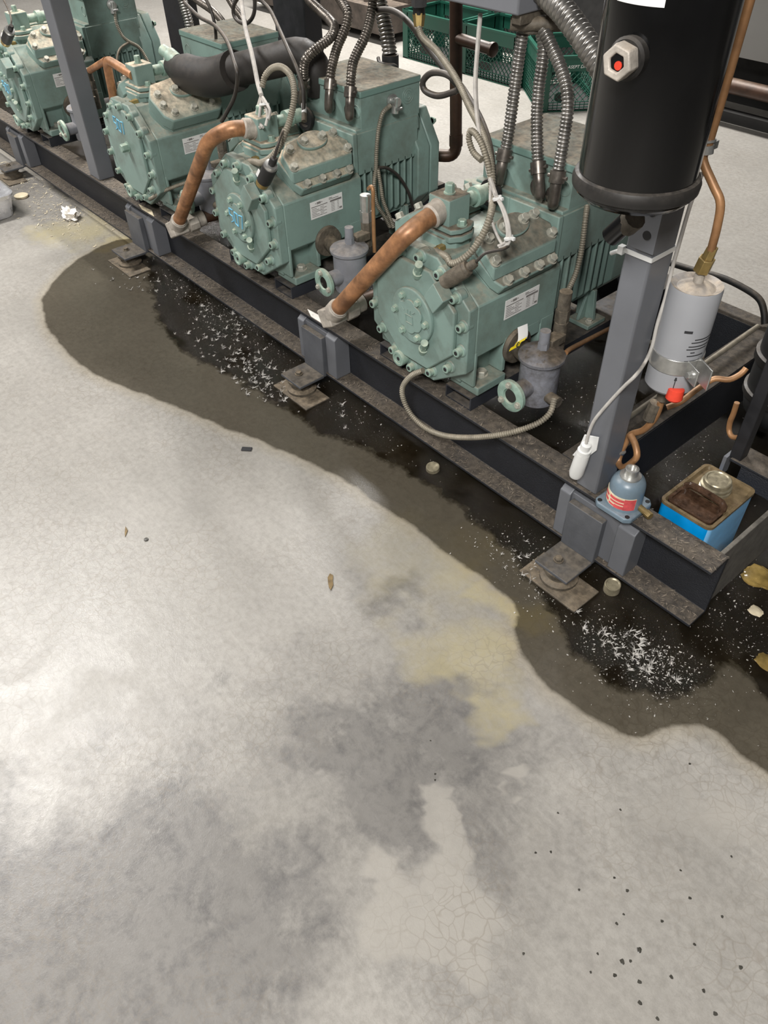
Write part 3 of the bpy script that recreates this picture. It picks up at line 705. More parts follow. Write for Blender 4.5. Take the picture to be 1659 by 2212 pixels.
cable('sensor_cable', 'thin dark cable hanging straight behind the insulated pipe bend', 'cable',
      [(-2.324, 0.36, 0.8675), (-2.293, 0.36, 0.8326), (-2.281, 0.36, 0.7813), (-2.3, 0.36, 0.6986)], .0055, 'cable_blk', GH)
cable('sensor_cable', 'black cable loop at the top edge above the insulated pipe', 'cable',
      [(-2.199, 0.42, 0.875), (-2.242, 0.42, 0.8412), (-2.25, 0.42, 0.8139), (-2.226, 0.42, 0.7988), (-2.181, 0.42, 0.7986), (-2.14, 0.42, 0.8189), (-2.116, 0.42, 0.8477), (-2.107, 0.42, 0.8865)], .0062, 'cable_blk', GH)
k6 = cable('sensor_cable', 'dark cable falling to the back of the chalked compressor, white tag near its end', 'cable',
      [(-2.06, 0.4, 0.8901), (-1.999, 0.4, 0.8664), (-1.821, 0.31, 0.8549), (-1.696, 0.25, 0.8343), (-1.641, 0.235, 0.8003), (-1.605, 0.225, 0.7622), (-1.59, 0.215, 0.7316), (-1.581, 0.205, 0.7056)], .0058, 'cable_blk', GH)
mb = MB(); mb.cyl((-1.593, 0.216, 0.7199), (-1.578, 0.204, 0.7016), .0072, n=12); part(mb, 'white_tag', 'label', k6)
mb = MB(); mb.cyl((-1.575, 0.202, 0.7001), (-1.564, 0.192, 0.6853), .008, n=10); part(mb, 'connector', 'grimy', k6)
k7 = cable('armored_hose', 'armored cable running down the side of the chalked compressor motor box', 'hose',
      [(-1.478, 0.4385, 0.6917), (-1.462, 0.3962, 0.683), (-1.458, 0.3755, 0.6397), (-1.458, 0.3664, 0.584), (-1.458, 0.363, 0.5424), (-1.455, 0.3513, 0.4945), (-1.45, 0.356, 0.4385), (-1.445, 0.3841, 0.3883), (-1.44, 0.3983, 0.3558)], .0058, 'armor', GH, AR)
def connector(o, x, y, z):
    mb = MB(); mb.cyl((x, y, z), (x + .030, y, z), .0135, n=18); mb.lathe([(.015, 0), (.019, .002), (.019, .008), (.014, .010)], (x, y, z), (1, 0, 0), 18)
    mb.cyl((x + .022, y, z + .012), (x + .022, y - .006, z - .028), .0105, n=16); mb.cyl((x + .034, y - .01, z - .016), (x + .034, y + .012, z - .016), .004, n=8)
    return part(mb, 'box_connector', 'steel', o, smooth=40)
connector(k7, C2 + .150, .455, .700)
cable('armored_hose', 'second armored cable tied at the motor fins, beside the first', 'hose',
      [(-1.456, 0.3684, 0.5388), (-1.452, 0.3743, 0.4891), (-1.448, 0.3806, 0.4392), (-1.44, 0.3989, 0.3854), (-1.435, 0.4094, 0.351)], .0056, 'armor', GH, AR)
cable('motor_cable', 'black cable arching across the fins of the chalked compressor motor', 'cable',
      [(-1.455, 0.3713, 0.541), (-1.46, 0.4119, 0.5266), (-1.462, 0.4583, 0.4891), (-1.462, 0.4969, 0.4314), (-1.462, 0.5191, 0.3701)], .0050, 'cable_blk', GH)
k8 = cable('armored_hose', 'armored cable on the motor side of the leftmost compressor', 'hose',
      [(-3.285, 0.4679, 0.7035), (-3.275, 0.4502, 0.6455), (-3.275, 0.4612, 0.5941), (-3.275, 0.4839, 0.566), (-3.27, 0.5263, 0.535), (-3.26, 0.5452, 0.4901), (-3.25, 0.5506, 0.4615)], .0058, 'armor', GH, AR)
connector(k8, C4 + .150, .455, .700)
cable('armored_hose', 'curved cable dropping in front of the fins of the leftmost compressor', 'hose',
      [(-3.272, 0.4828, 0.5596), (-3.265, 0.4351, 0.5441), (-3.26, 0.4076, 0.5036), (-3.25, 0.4102, 0.4689), (-3.24, 0.417, 0.4403)], .0050, 'armor_dk', GH)

def conduit(label, pts, r, mat, corr, elbow=None, boxy=None):
    t = thing('flexible_conduit', pts[-1], label, 'conduit', 'flexible metal conduits feeding the terminal boxes')
    mb = MB(); mb.tube(pts, r, 14, .012, corr); part(mb, 'metal_hose', mat, t, smooth=80)
    if elbow:
        a = Vector(pts[-1]); b = Vector(elbow)
        d = (a - Vector(pts[-2])).normalized()
        mb = MB(); mb.cyl(a - d * .014, a + d * .012, r * 1.42, n=18); mb.tube([a + d * .010, a + d * .030, a + d * .048 + (b - a) * .25, b], r * 1.05, 14, .004)
        mb.lathe([(r * 1.5, 0), (r * 1.7, .003), (r * 1.7, .008), (r * 1.2, .010)], b, Vector((0, -1, 0)), 18)
        s = d.cross(Vector((0, 1, 0))).normalized(); mb.cyl(a + s * r * 1.3, a + s * r * 2.1, .0042, n=8); mb.cyl(a - s * r * 1.3, a - s * r * 2.1, .0042, n=8)
        part(mb, 'elbow_connector', 'conduit_dk', t, smooth=40)
    return t
CC = (.0078, .13)
conduit('left conduit of three at the chalked compressor terminal box', [(-1.894, 0.46, 0.9251), (-1.854, 0.45, 0.9023), (-1.793, 0.44, 0.8861), (-1.732, 0.43, 0.8715), (-1.672, 0.4, 0.8652), (-1.644, 0.36, 0.8496), (-1.651, 0.31, 0.8282), (-1.67, 0.285, 0.799), (-1.69, 0.29, 0.7416)], .0125, 'conduit_dk', CC, (-1.777, 0.338, 0.6722))
conduit('middle conduit of three at the chalked compressor terminal box', [(-1.728, 0.45, 0.9464), (-1.683, 0.44, 0.9211), (-1.645, 0.43, 0.9008), (-1.634, 0.41, 0.8671), (-1.625, 0.37, 0.828), (-1.605, 0.33, 0.7837), (-1.597, 0.316, 0.7473)], .0125, 'conduit_dk', CC, (-1.626, 0.338, 0.6879))
conduit('right conduit of three at the chalked compressor terminal box', [(-1.562, 0.46, 0.9597), (-1.552, 0.44, 0.9099), (-1.533, 0.4, 0.866), (-1.528, 0.37, 0.8381), (-1.522, 0.345, 0.8142), (-1.508, 0.325, 0.7883), (-1.499, 0.312, 0.7483)], .0125, 'conduit_dk', CC, (-1.534, 0.338, 0.6873))
conduit('left conduit of three below the gray control box', [(-0.919, 0.345, 0.9802), (-0.9229, 0.345, 0.9405), (-0.922, 0.338, 0.8675), (-0.9144, 0.325, 0.8131), (-0.9094, 0.315, 0.7657), (-0.9077, 0.305, 0.7309)], .0128, 'conduit', CC, (-0.9409, 0.338, 0.6747))
conduit('middle conduit of three below the gray control box', [(-0.8921, 0.36, 0.9957), (-0.8672, 0.355, 0.9656), (-0.8599, 0.35, 0.9233), (-0.8579, 0.345, 0.8879), (-0.8476, 0.335, 0.8352), (-0.8265, 0.32, 0.7844), (-0.8005, 0.305, 0.7294)], .0128, 'conduit', CC, (-0.8176, 0.338, 0.6735))
conduit('right conduit of three below the gray control box', [(-0.8798, 0.35, 1.006), (-0.8472, 0.345, 0.9747), (-0.8056, 0.34, 0.9364), (-0.7738, 0.335, 0.897), (-0.7577, 0.328, 0.856), (-0.7484, 0.315, 0.7945), (-0.7421, 0.303, 0.7272)], .0128, 'conduit', CC, (-0.7694, 0.338, 0.6677))
t = conduit('large silver conduit standing at the back of the chalked compressor terminal box', [(-1.721, 0.6, 0.9275), (-1.694, 0.6, 0.8669), (-1.674, 0.6, 0.8157), (-1.662, 0.6, 0.7669)], .0215, 'conduit', (.0105, .10))
q = Vector((-1.66, 0.6, 0.7572)); mb = MB(); mb.cyl(q + Vector((0, 0, -.03)), q + Vector((0, 0, .008)), .026, n=20); mb.tube([q + Vector((-.034, -.02, -.004)), q + Vector((-.015, -.03, -.012)), q + Vector((.02, -.03, -.012)), q + Vector((.036, -.01, -.016)), q + Vector((.04, 0, -.045))], .006, 8); part(mb, 'strap_connector', 'black_mat', t)
conduit('large silver conduit sloping behind the black receiver', [(-0.9162, 0.34, 1.082), (-0.8533, 0.33, 1.058), (-0.7986, 0.32, 1.038), (-0.7406, 0.31, 1.008), (-0.6812, 0.3, 0.972), (-0.6192, 0.29, 0.9318)], .0235, 'conduit', (.0115, .10))
conduit('large conduit beside the black rear post at the left', [(-3.319, 0.8, 0.7097), (-3.301, 0.8, 0.6335), (-3.289, 0.8, 0.5815), (-3.29, 0.8, 0.5043)], .020, 'conduit', (.0105, .10))
conduit('thin conduit curving down behind the insulated pipe', [(-2.992, 0.66, 0.7531), (-2.878, 0.64, 0.7418), (-2.732, 0.62, 0.7269), (-2.627, 0.6, 0.7002), (-2.563, 0.585, 0.671), (-2.534, 0.575, 0.6404)], .0125, 'conduit_dk', CC)
conduit('dark conduit slanting behind the pale wire bundle', [(-2.689, 0.66, 0.7873), (-2.625, 0.65, 0.7521), (-2.564, 0.64, 0.7289), (-2.495, 0.62, 0.6866), (-2.464, 0.61, 0.649)], .0115, 'conduit_dk', CC)

# ------------------------------------------------------------------ insulated suction pipe, riser
ins = thing('insulated_pipe', (-2.057, 0.235, 0.7196), 'thick black foam-insulated pipe crossing behind the plain-faced compressor', 'pipe')
mb = MB(); mb.tube([(-2.357, 0.215, 0.6834), (-2.296, 0.215, 0.6773), (-2.211, 0.215, 0.6777), (-2.122, 0.225, 0.6855), (-2.049, 0.245, 0.7059), (-1.997, 0.25, 0.725)], .053, 22, .02, None, lambda t: .62 + .48 * min(1, t * 3.2)); part(mb, 'elbow_cover', 'foam', ins)
mb = MB(); mb.tube([(-2.026, 0.25, 0.7171), (-1.925, 0.275, 0.7463), (-1.831, 0.3, 0.7733), (-1.774, 0.33, 0.7912), (-1.738, 0.35, 0.7829), (-1.72, 0.36, 0.7451), (-1.721, 0.37, 0.6989)], .047, 22, .02); part(mb, 'straight_cover', 'foam', ins)
mb = MB(); mb.cyl((-2.374, 0.2, 0.7276), (-2.342, 0.205, 0.7182), .019, n=18); mb.cyl((-2.342, 0.205, 0.7182), (-2.308, 0.21, 0.704), .024, n=18); part(mb, 'valve_cap', 'bolt', ins)
rz = thing('copper_riser', (-1.509, 0.75, 0.5066), 'dark brown copper riser with a capped side branch behind the compressors', 'pipe')
mb = Pipe(); mb.pipe([(-1.537, 0.75, 0.9466), (-1.507, 0.75, 0.4662), (-1.566, 0.7, 0.468)], .0195, .05, 18); part(mb, 'riser_tube', 'copper_dark', rz)
mb = MB(); a, b = Vector((-1.528, 0.75, 0.8055)), Vector((-1.383, 0.75, 0.7998)); mb.cyl(a, b, .0165, n=18); mb.lathe([(.017, 0), (.020, .002), (.020, .012), (.014, .016)], b, (b - a), 18); part(mb, 'capped_branch', 'copper_dark', rz)
mb = MB(); mb.cyl((-1.511, 0.75, 0.5348), (-1.509, 0.75, 0.4994), .022, n=18); part(mb, 'coupling', 'copper_dark', rz)
cu = thing('liquid_line_valve', (-1.282, 0.37, 0.9477), 'brass and steel valve hanging at the top edge left of the gray control box', 'valve')
mb = MB(); mb.cyl((-1.283, 0.37, 1.015), (-1.282, 0.37, 0.973), .019, n=6); part(mb, 'steel_nut', 'regul', cu); mb = MB(); mb.cyl((-1.282, 0.37, 0.973), (-1.282, 0.37, 0.9575), .015, n=18); part(mb, 'collar', 'black_mat', cu); mb = MB(); mb.cyl((-1.282, 0.37, 0.9575), (-1.276, 0.365, 0.9314), .0165, .012, n=6); part(mb, 'brass_nut', 'brass', cu)
t = cable('copper_tube', 'thin upright copper tube right of the chalked compressor oil pot', 'pipe', [(-1.314, 0.215, 0.561), (-1.295, 0.21, 0.574), (-1.288, 0.21, 0.5622), (-1.284, 0.205, 0.5186), (-1.266, 0.19, 0.401)], .0055, 'copper_thin')
cable('copper_tube', 'thin copper tube running back from the grimy oil pot', 'pipe', [(-0.5695, 0.2, 0.3903), (-0.5788, 0.23, 0.3833), (-0.6161, 0.34, 0.3403), (-0.6916, 0.58, 0.2509)], .0062, 'copper_thin')
cable('armored_hose', 'ribbed hose curling from under the plain-faced compressor beside the bent copper pipe', 'hose',
      [(-2.352, 0.02, 0.2979), (-2.302, 0, 0.3032), (-2.257, 0, 0.3246), (-2.211, 0.015, 0.3515), (-2.174, 0.05, 0.3701), (-2.135, 0.09, 0.3878), (-2.11, 0.13, 0.4012)], .0058, 'armor', GH, AR)
for pts, lb_ in (([(-1.385, 0.019, 0.2352), (-1.33, 0.0229, 0.2352), (-1.286, 0.0013, 0.2352), (-1.343, 0.0014, 0.2352)], 'white paper scrap stuck on the channel beside the nearest pipe elbow'), ([(-2.444, 0.0116, 0.2352), (-2.36, 0.0211, 0.2352), (-2.306, 0.0015, 0.2352), (-2.398, -0.0009, 0.2352)], 'yellowed paper scrap on the channel beside the farther pipe elbow')):
    mb = MB(); mb.loft([[tuple(q) for q in pts], [(q[0], q[1], q[2] + .0012) for q in pts]]); tag(mb.build('paper_scrap', 'paper' if 'white' in lb_ else 'cream'), lb_, 'paper')
tg = thing('paper_tag', (-0.655, 0.1327, 0.4138), 'yellow and white paper tag hanging beside the grimy oil pot', 'tag')
def ribbon(pts, w, name, mat, root):
    mb = MB(); P = spline(pts, .006); prev = None
    for p in P:
        p = Vector(p); pr = [mb.v(p - w), mb.v(p + w), mb.v(p + w + Vector((0, -.0008, 0))), mb.v(p - w + Vector((0, -.0008, 0)))]
        if prev:
            for i in range(4): mb.bm.faces.new((prev[i], prev[(i + 1) % 4], pr[(i + 1) % 4], pr[i]))
        prev = pr
    return part(mb, name, mat, root)
ribbon([(-0.66, 0.1393, 0.449), (-0.655, 0.1372, 0.4372), (-0.65, 0.1334, 0.4259), (-0.648, 0.1291, 0.4186)], Vector((.004, .012, .002)), 'white_strip', 'label', tg)
yt = ribbon([(-0.648, 0.1287, 0.4213), (-0.645, 0.1162, 0.4178), (-0.645, 0.1049, 0.4176), (-0.645, 0.0996, 0.4097)], Vector((.004, .013, .004)), 'yellow_strip', 'yellow', tg)
mb = MB(); q = Vector((-0.64, 0.1036, 0.4217)); mb.tube([q + Vector((.002, .005 * math.cos(a), .006 * math.sin(a))) for a in [math.radians(50 + 26 * k) for k in range(11)]], .0011, 6); part(mb, 'printed_letter', 'ink', yt)

# ------------------------------------------------------------------ receiver
RX, RY, RZ = -.292, -.100, .952
rec = thing('receiver_tank', (RX, RY, RZ - .05), 'tall glossy black cylindrical receiver tank with round sight glass', 'tank')
mb = MB(); mb.lathe([(.0855, 0), (.0855, 1.0)], (RX, RY, RZ), (0, 0, 1), 64); part(mb, 'shell', 'black', rec)
mb = MB(); mb.lathe([(.086, .014), (.0905, .012), (.0935, .004), (.0925, -.006), (.087, -.010)], (RX, RY, RZ), (0, 0, 1), 64); part(mb, 'weld_rim', 'rim', rec)
mb = MB(); mb.lathe([(.0885, -.004), (.0875, -.012), (.080, -.020), (.060, -.026), (.030, -.029), (0, -.030)], (RX, RY, RZ), (0, 0, 1), 64); part(mb, 'dished_end', 'black', rec)
d = Vector((.105, -.995, 0)).normalized(); p = Vector((RX, RY, 1.130)) + d * .082
mb = MB(); mb.lathe([(.0245, 0), (.0255, .014), (.0225, .018)], p, d, 28); part(mb, 'sight_boss', 'rim', rec)
mb = MB(); mb.lathe([(.0215, .012), (.0220, .034), (.0205, .038), (.0115, .038), (.0105, .033)], p, d, 6); sg = part(mb, 'sight_glass', 'fitting', rec, smooth=30, bevel=.0015); sg['label'] = 'round sight glass with a red float'
mb = MB(); mb.lathe([(.0112, .030), (.0112, .0345), (0, .0345)], p, d, 20); part(mb, 'glass', 'black', sg)
mb = MB(); mb.cyl(p + d * .0345 + Vector((.002, 0, -.003)), p + d * .0358 + Vector((.002, 0, -.003)), .0052, n=14); part(mb, 'red_float', 'red', sg)
mb = MB()   # curved white label above the sight glass
ar = [math.radians(252 + k * 3.7) for k in range(13)]
r_ = .0862
mb.loft([[(RX + r_ * math.cos(a), RY + r_ * math.sin(a), 1.186), (RX + r_ * math.cos(a), RY + r_ * math.sin(a), 1.30), (RX + (r_ + .0006) * math.cos(a), RY + (r_ + .0006) * math.sin(a), 1.30), (RX + (r_ + .0006) * math.cos(a), RY + (r_ + .0006) * math.sin(a), 1.186)] for a in ar])
part(mb, 'label_sticker', 'label', rec)
a, b = Vector((RX - .015, RY + .045, RZ - .036)), Vector((RX - .040, RY + .020, RZ - .085))
mb = MB(); mb.cyl((-0.307, -0.055, 0.8771), (-0.3225, -0.052, 0.8583), .019, n=12); part(mb, 'outlet_valve', 'grimy', rec)
mb = MB(); mb.cyl((-0.3189, -0.055, 0.8673), (-0.3437, -0.058, 0.8336), .0165, n=20); part(mb, 'valve_cap', 'black', rec)

tie = thing('zip_tie', (-.30, .0, .787), 'white plastic zip tie around the gray post below the black receiver', 'zip tie')
mb = MB(); mb.bb(-.3535, -.2955, .0055, .0075, .783, .791); mb.bb(-.2965, -.2945, .0065, .0785, .783, .791); mb.bb(-.3545, -.3525, .0065, .0785, .783, .791); mb.bb(-.3535, -.2955, .0785, .0805, .783, .791); part(mb, 'strap', 'white', tie)
mb = MB(); mb.bb(-.3625, -.3510, .000, .012, .779, .794); mb.cyl((-.357, .006, .786), (-.375, .002, .774), .004, n=8); part(mb, 'tie_head', 'white', tie, bevel=.001)

# copper line down to the filter drier
cl = thing('copper_line', (-0.239, 0.085, 0.7957), 'bright thin copper line running down the right of the black receiver to the filter', 'pipe')
mb = MB(); mb.tube([(-0.2842, 0.085, 1.175), (-0.2851, 0.085, 1.154), (-0.287, 0.085, 1.063), (-0.2899, 0.085, 0.9604), (-0.292, 0.085, 0.935), (-0.2632, 0.085, 0.9026), (-0.2433, 0.085, 0.8799), (-0.2369, 0.085, 0.8417), (-0.2425, 0.1, 0.7878)], .0072, 14); part(mb, 'copper_tube', 'copper_thin', cl)
p0, p1 = Vector((-0.2927, 0.085, 0.9667)), Vector((-0.2888, 0.085, 0.9437)); d = (p1 - p0).normalized()
mb = MB(); mb.lathe([(.0085, 0), (.0125, .001), (.0125, .004), (.0095, .005)], p0, d, 20); mb.cyl(p0 + d * .009, p0 + d * .022, .0105, n=20); mb.bb(p0.x - .004, p0.x + .004, p0.y, p0.y + .03, p0.z - .02, p0.z - .008); part(mb, 'pipe_clamp', 'steel', cl)
DX, DY, Z0, Z1 = -.2495, .100, .515, .727
dr = thing('filter_drier', (DX, DY, Z0 - .05), 'pale gray cylindrical filter drier strapped upright beside the gray post', 'filter')
mb = MB(); mb.lathe([(.030, -.003), (.042, .0), (.0468, .006), (.0468, Z1 - Z0 - .004), (.0455, Z1 - Z0 + .002), (.042, Z1 - Z0 + .001), (.034, Z1 - Z0 - .004), (.020, Z1 - Z0 + .004), (.010, Z1 - Z0 + .006)], (DX, DY, Z0), (0, 0, 1), 48); part(mb, 'shell', 'drier', dr)
mb = MB(); mb.lathe([(.0095, 0), (.0085, .028), (.0065, .030)], (DX, DY, Z1 + .002), (0, 0, 1), 16); part(mb, 'inlet_neck', 'fitting', dr)
nut0, nut1 = Vector((DX, DY, Z1 + .026)), Vector((-0.243, 0.1, 0.7893))
dd = (nut1 - nut0).normalized()
mb = MB(); mb.cyl(nut0, nut0 + dd * .026, .0150, n=6); mb.cyl(nut0 + dd * .026, nut0 + dd * .048, .0115, .010, n=6); part(mb, 'flare_nut', 'brass', dr, smooth=25, bevel=.001)
zb = Z0 + .066
mb = MB()
mb.lathe([(.0472, -.016), (.0492, -.016), (.0492, .016), (.0472, .016)], (DX, DY, zb), (0, 0, 1), 48)
e = Vector((math.cos(math.radians(-28)), math.sin(math.radians(-28)), 0)); n_ = Vector((-e.y, e.x, 0))
Rm = Matrix.Rotation(math.radians(-28), 3, 'Z')
mb.box(Vector((DX, DY, zb)) + e * .066 - n_ * .005, (.040, .003, .034), Rm); mb.box(Vector((DX, DY, zb)) + e * .070 + n_ * .016, (.048, .003, .044), Rm)
br = part(mb, 'strap_bracket', 'steel', dr, bevel=.001)
cap_bolt(Vector((DX, DY, zb)) + e * .068 - n_ * .0065, -n_, .007, .009, 'strap_bolt', br, 'steel', True)
def on_cyl(cx, cy, r, a0, a1, z0, z1, mb, n=6):
    rr = r + .0005
    rings = []
    for k in range(n + 1):
        a = math.radians(a0 + (a1 - a0) * k / n)
        q = lambda s, z: (cx + s * math.cos(a), cy + s * math.sin(a), z)
        rings.append([q(r - .0006, z0), q(r - .0006, z1), q(rr, z1), q(rr, z0)])
    mb.loft(rings)
mb = MB()       # small printed block, lines of print, flow arrow
on_cyl(DX, DY, .0468, -62, -44, Z1 - .072, Z1 - .067, mb)
for k, (z, a0, a1) in enumerate(((.085, -34, 18), (.091, -40, 14), (.099, -44, 10), (.105, -47, 5), (.112, -36, -26), (.119, -42, 0), (.130, -45, 12), (.137, -52, 8), (.143, -58, 10))):
    on_cyl(DX, DY, .0468, a0, a1, Z1 - z - .0012, Z1 - z + .0006, mb, 8)
mb.bm.faces.ensure_lookup_table()
part(mb, 'printed_text', 'ink', dr, smooth=0)
mb = MB()
on_cyl(DX, DY, .0468, -52, -50, Z0 + .020, Z0 + .045, mb, 2); on_cyl(DX, DY, .0468, -54, -48, Z0 + .038, Z0 + .041, mb, 2); on_cyl(DX, DY, .0468, -53, -49, Z0 + .041, Z0 + .045, mb, 2)
part(mb, 'flow_arrow', 'ink', dr, smooth=0)
mb = MB(); mb.bb(-.299, -.262, .085, .115, zb + .03, zb + .075); part(mb, 'mounting_clip', 'grimy', dr, bevel=.002)
mb = MB(); mb.cyl((DX, DY, Z0 + .002), (DX - .004, DY, Z0 - .040), .014, .012, n=14); mb.cyl((-0.2628, 0.1, 0.4604), (-0.2664, 0.095, 0.4195), .014, n=10); part(mb, 'outlet_fitting', 'grimy', dr)
mb = MB(); mb.lathe([(.012, 0), (.0155, .002), (.0165, .022), (.013, .026)], (-0.2161, 0.07, 0.5359), Vector((.05, -.1, -1)), 14); part(mb, 'red_cap', 'red', dr)

# temperature probe on the post and its wire
pr = thing('probe_holder', (-.335, 0, .27), 'white plastic probe holder clipped to the foot of the gray post', 'sensor')
a, b = Vector((-0.3339, -0.012, 0.3666)), Vector((-0.3445, -0.012, 0.2756)); d = (b - a).normalized(); L = (b - a).length
mb = MB(); mb.lathe([(.0150, L * .25), (.0158, L * .5), (.0160, L * .9), (.013, L * 1.02), (.006, L * 1.08), (0, L * 1.09)], a, d, 24); part(mb, 'white_capsule', 'white', pr)
mb = MB(); mb.lathe([(.007, -.004), (.0105, -.002), (.0105, .012), (.0145, .013), (.0150, .030)], a, d, 20); part(mb, 'gland', 'white', pr)
mb = MB(); pl_ = [Vector((-0.3508, 0.003, 0.3784)), Vector((-0.316, 0.003, 0.3917)), Vector((-0.3145, 0.003, 0.3575)), Vector((-0.3401, 0.003, 0.3141)), Vector((-0.3699, 0.003, 0.3098)), Vector((-0.3577, 0.003, 0.3385))]
mb.loft([[q for q in pl_], [q + Vector((0, -.003, 0)) for q in pl_]]); part(mb, 'mounting_plate', 'white', pr, bevel=.0006)
cable('probe_wire', 'gray and black wire curving up the post from the white probe holder', 'wire',
      [(-0.3348, -0.012, 0.371), (-0.3361, -0.008, 0.3968), (-0.3319, -0.004, 0.4299), (-0.3147, 0, 0.475), (-0.29, 0.002, 0.5297), (-0.2715, 0.004, 0.566), (-0.29, 0.0613, 0.5591), (-0.286, 0.066, 0.5955), (-0.288, 0.0679, 0.6438), (-0.29, 0.0757, 0.6972), (-0.292, 0.0766, 0.7503), (-0.292, 0.0781, 0.7929), (-0.292, 0.0819, 0.8646), (-0.29, 0.0904, 0.9144)], .0036, 'cable_gry')

# lubricant pot with square foot on the channel
PX, PY, PZ = -.2375, .026, .234
pt = thing('pressure_pot', (PX, PY, PZ), 'small blue gray pot with red and cream label and square foot on the front channel', 'control')
mb = MB(); sq = [(PX + .047 * a, PY + .047 * b) for a, b in ((-1, -.75), (-.75, -1), (.75, -1), (1, -.75), (1, .75), (.75, 1), (-.75, 1), (-1, .75))]
mb.prism(sq, 'Z', PZ + .001, PZ + .015)
ft = part(mb, 'square_foot', 'pot', pt, bevel=.003)
mb = MB()
for a, b in ((-1, -1), (1, -1), (1, 1), (-1, 1)): mb.cyl((PX + a * .036, PY + b * .036, PZ + .0142), (PX + a * .036, PY + b * .036, PZ + .0156), .0052, n=16)
part(mb, 'screw_hole', 'hole', ft)
mb = MB(); mb.lathe([(.0405, .012), (.0385, .018), (.0375, .060), (.0365, .070), (.032, .080), (.022, .087), (.015, .089)], (PX, PY, PZ), (0, 0, 1), 44); part(mb, 'body', 'pot', pt)
mb = MB(); on_cyl(PX, PY, .0383, -160, -22, PZ + .022, PZ + .053, mb, 20); lb = part(mb, 'cream_label', 'cream', pt)
mb = MB()
for a0, a1, z0, z1 in ((-142, -118, .040, .046), (-140, -116, .027, .034), (-112, -60, .042, .049), (-108, -44, .034, .039), (-112, -80, .024, .029), (-90, -24, .0225, .031), (-60, -23, .022, .052), (-158, -148, .030, .040)):
    on_cyl(PX, PY, .0386, a0, a1, PZ + z0, PZ + z1, mb, 8)
part(mb, 'red_print', 'redlabel', lb, smooth=0)
mb = MB(); mb.lathe([(.0225, .086), (.0225, .091), (.0145, .092), (.0145, .108), (.0125, .109), (.0095, .109), (.009, .102)], (PX, PY, PZ), (0, 0, 1), 24); part(mb, 'steel_nut', 'steel', pt)
mb = MB(); mb.cyl((PX + .036, PY + .004, PZ + .020), (PX + .064, PY - .002, PZ + .020), .0072, n=14); mb.cyl((PX + .056, PY, PZ + .020), (PX + .070, PY - .003, PZ + .020), .0082, n=6); part(mb, 'brass_port', 'brass', pt)
cable('copper_tube', 'brownish copper tube winding from the filter drier down toward the small pot', 'pipe',
      [(-0.2537, 0.1, 0.4677), (-0.2548, 0.1, 0.4391), (-0.2599, 0.098, 0.4132), (-0.2734, 0.095, 0.3848), (-0.2943, 0.092, 0.364), (-0.2999, 0.088, 0.3397), (-0.3018, 0.08, 0.3115), (-0.2952, 0.07, 0.2947), (-0.2739, 0.055, 0.3039), (-0.254, 0.05, 0.3355), (-0.2478, 0.05, 0.3574), (-0.2635, 0.06, 0.3723), (-0.2843, 0.07, 0.3793)], .0072, 'copper_thin')
mb = MB(); mb.lathe([(.009, 0), (.0115, .001), (.0115, .006), (.009, .007)], (-0.3029, 0.078, 0.3173), (.3, .1, 1), 16); mb.cyl((-0.3051, 0.075, 0.3203), (-0.3102, 0.05, 0.3285), .0052, n=10)
tag(mb.build('tube_clamp', 'steel'), 'steel clamp holding the brownish copper tube to the post foot', 'clamp')
cable('copper_tube', 'copper tube running right from behind the filter drier toward the black stand', 'pipe',
      [(-0.2579, 0.14, 0.4313), (-0.2417, 0.16, 0.4445), (-0.2335, 0.19, 0.4612), (-0.2282, 0.22, 0.4695), (-0.219, 0.235, 0.4787), (-0.1969, 0.25, 0.4807), (-0.186, 0.27, 0.4906), (-0.1833, 0.28, 0.5021)], .0062, 'copper_thin')
cable('copper_tube', 'bent copper tube behind the black stand', 'pipe',
      [(-0.1983, 0.34, 0.3764), (-0.197, 0.34, 0.3452), (-0.1976, 0.34, 0.3226), (-0.1929, 0.34, 0.3014), (-0.1773, 0.33, 0.2973), (-0.1558, 0.32, 0.3129)], .0062, 'copper_thin')
mb = MB(); mb.cyl((-0.4005, 0.2271, 0.262), (-0.4119, 0.8628, 0.262), .0070, n=14)
tag(mb.build('steel_rod', 'armor'), 'straight tan rod running back along the cross member under the filter drier', 'rod')
cable('rear_pipe', 'black pipe along the rear channel bending at the corner', 'pipe',
      [(-0.7743, 0.945, 0.2931), (-0.6794, 0.945, 0.301), (-0.5899, 0.945, 0.3111), (-0.5139, 0.945, 0.3057), (-0.4643, 0.94, 0.2955), (-0.4363, 0.93, 0.273), (-0.4174, 0.92, 0.2438)], .0095, 'black_mat')

# oil can
CX0, CX1, CY0, CY1, CZ0, CZ1 = -.182, -.060, .076, .252, .012, .258
can = thing('oil_can', (-.121, .164, CZ0), 'blue metal oil can with oily brown top standing inside the frame end', 'can')
def rr(x0, x1, y0, y1, r, k=5):
    out = []
    for cx, cy, a0 in ((x1 - r, y0 + r, -90), (x1 - r, y1 - r, 0), (x0 + r, y1 - r, 90), (x0 + r, y0 + r, 180)):
        for i in range(k + 1):
            a = math.radians(a0 + 90 * i / k); out.append((cx + r * math.cos(a), cy + r * math.sin(a)))
    return out
mb = MB(); mb.prism(rr(CX0, CX1, CY0, CY1, .014), 'Z', CZ0, CZ1 - .004)
mb.bm.faces.ensure_lookup_table(); mb.bm.normal_update()
for f in mb.bm.faces:
    if f.calc_center_median().x > CX1 - .006: f.material_index = 1
bd = part(mb, 'can_body', ['canblue', 'canlight'], can)
mb = MB()
o_, i_ = rr(CX0 - .002, CX1 + .002, CY0 - .002, CY1 + .002, .015), rr(CX0 + .005, CX1 - .005, CY0 + .005, CY1 - .005, .010)
i2 = rr(CX0 + .008, CX1 - .008, CY0 + .008, CY1 - .008, .010)
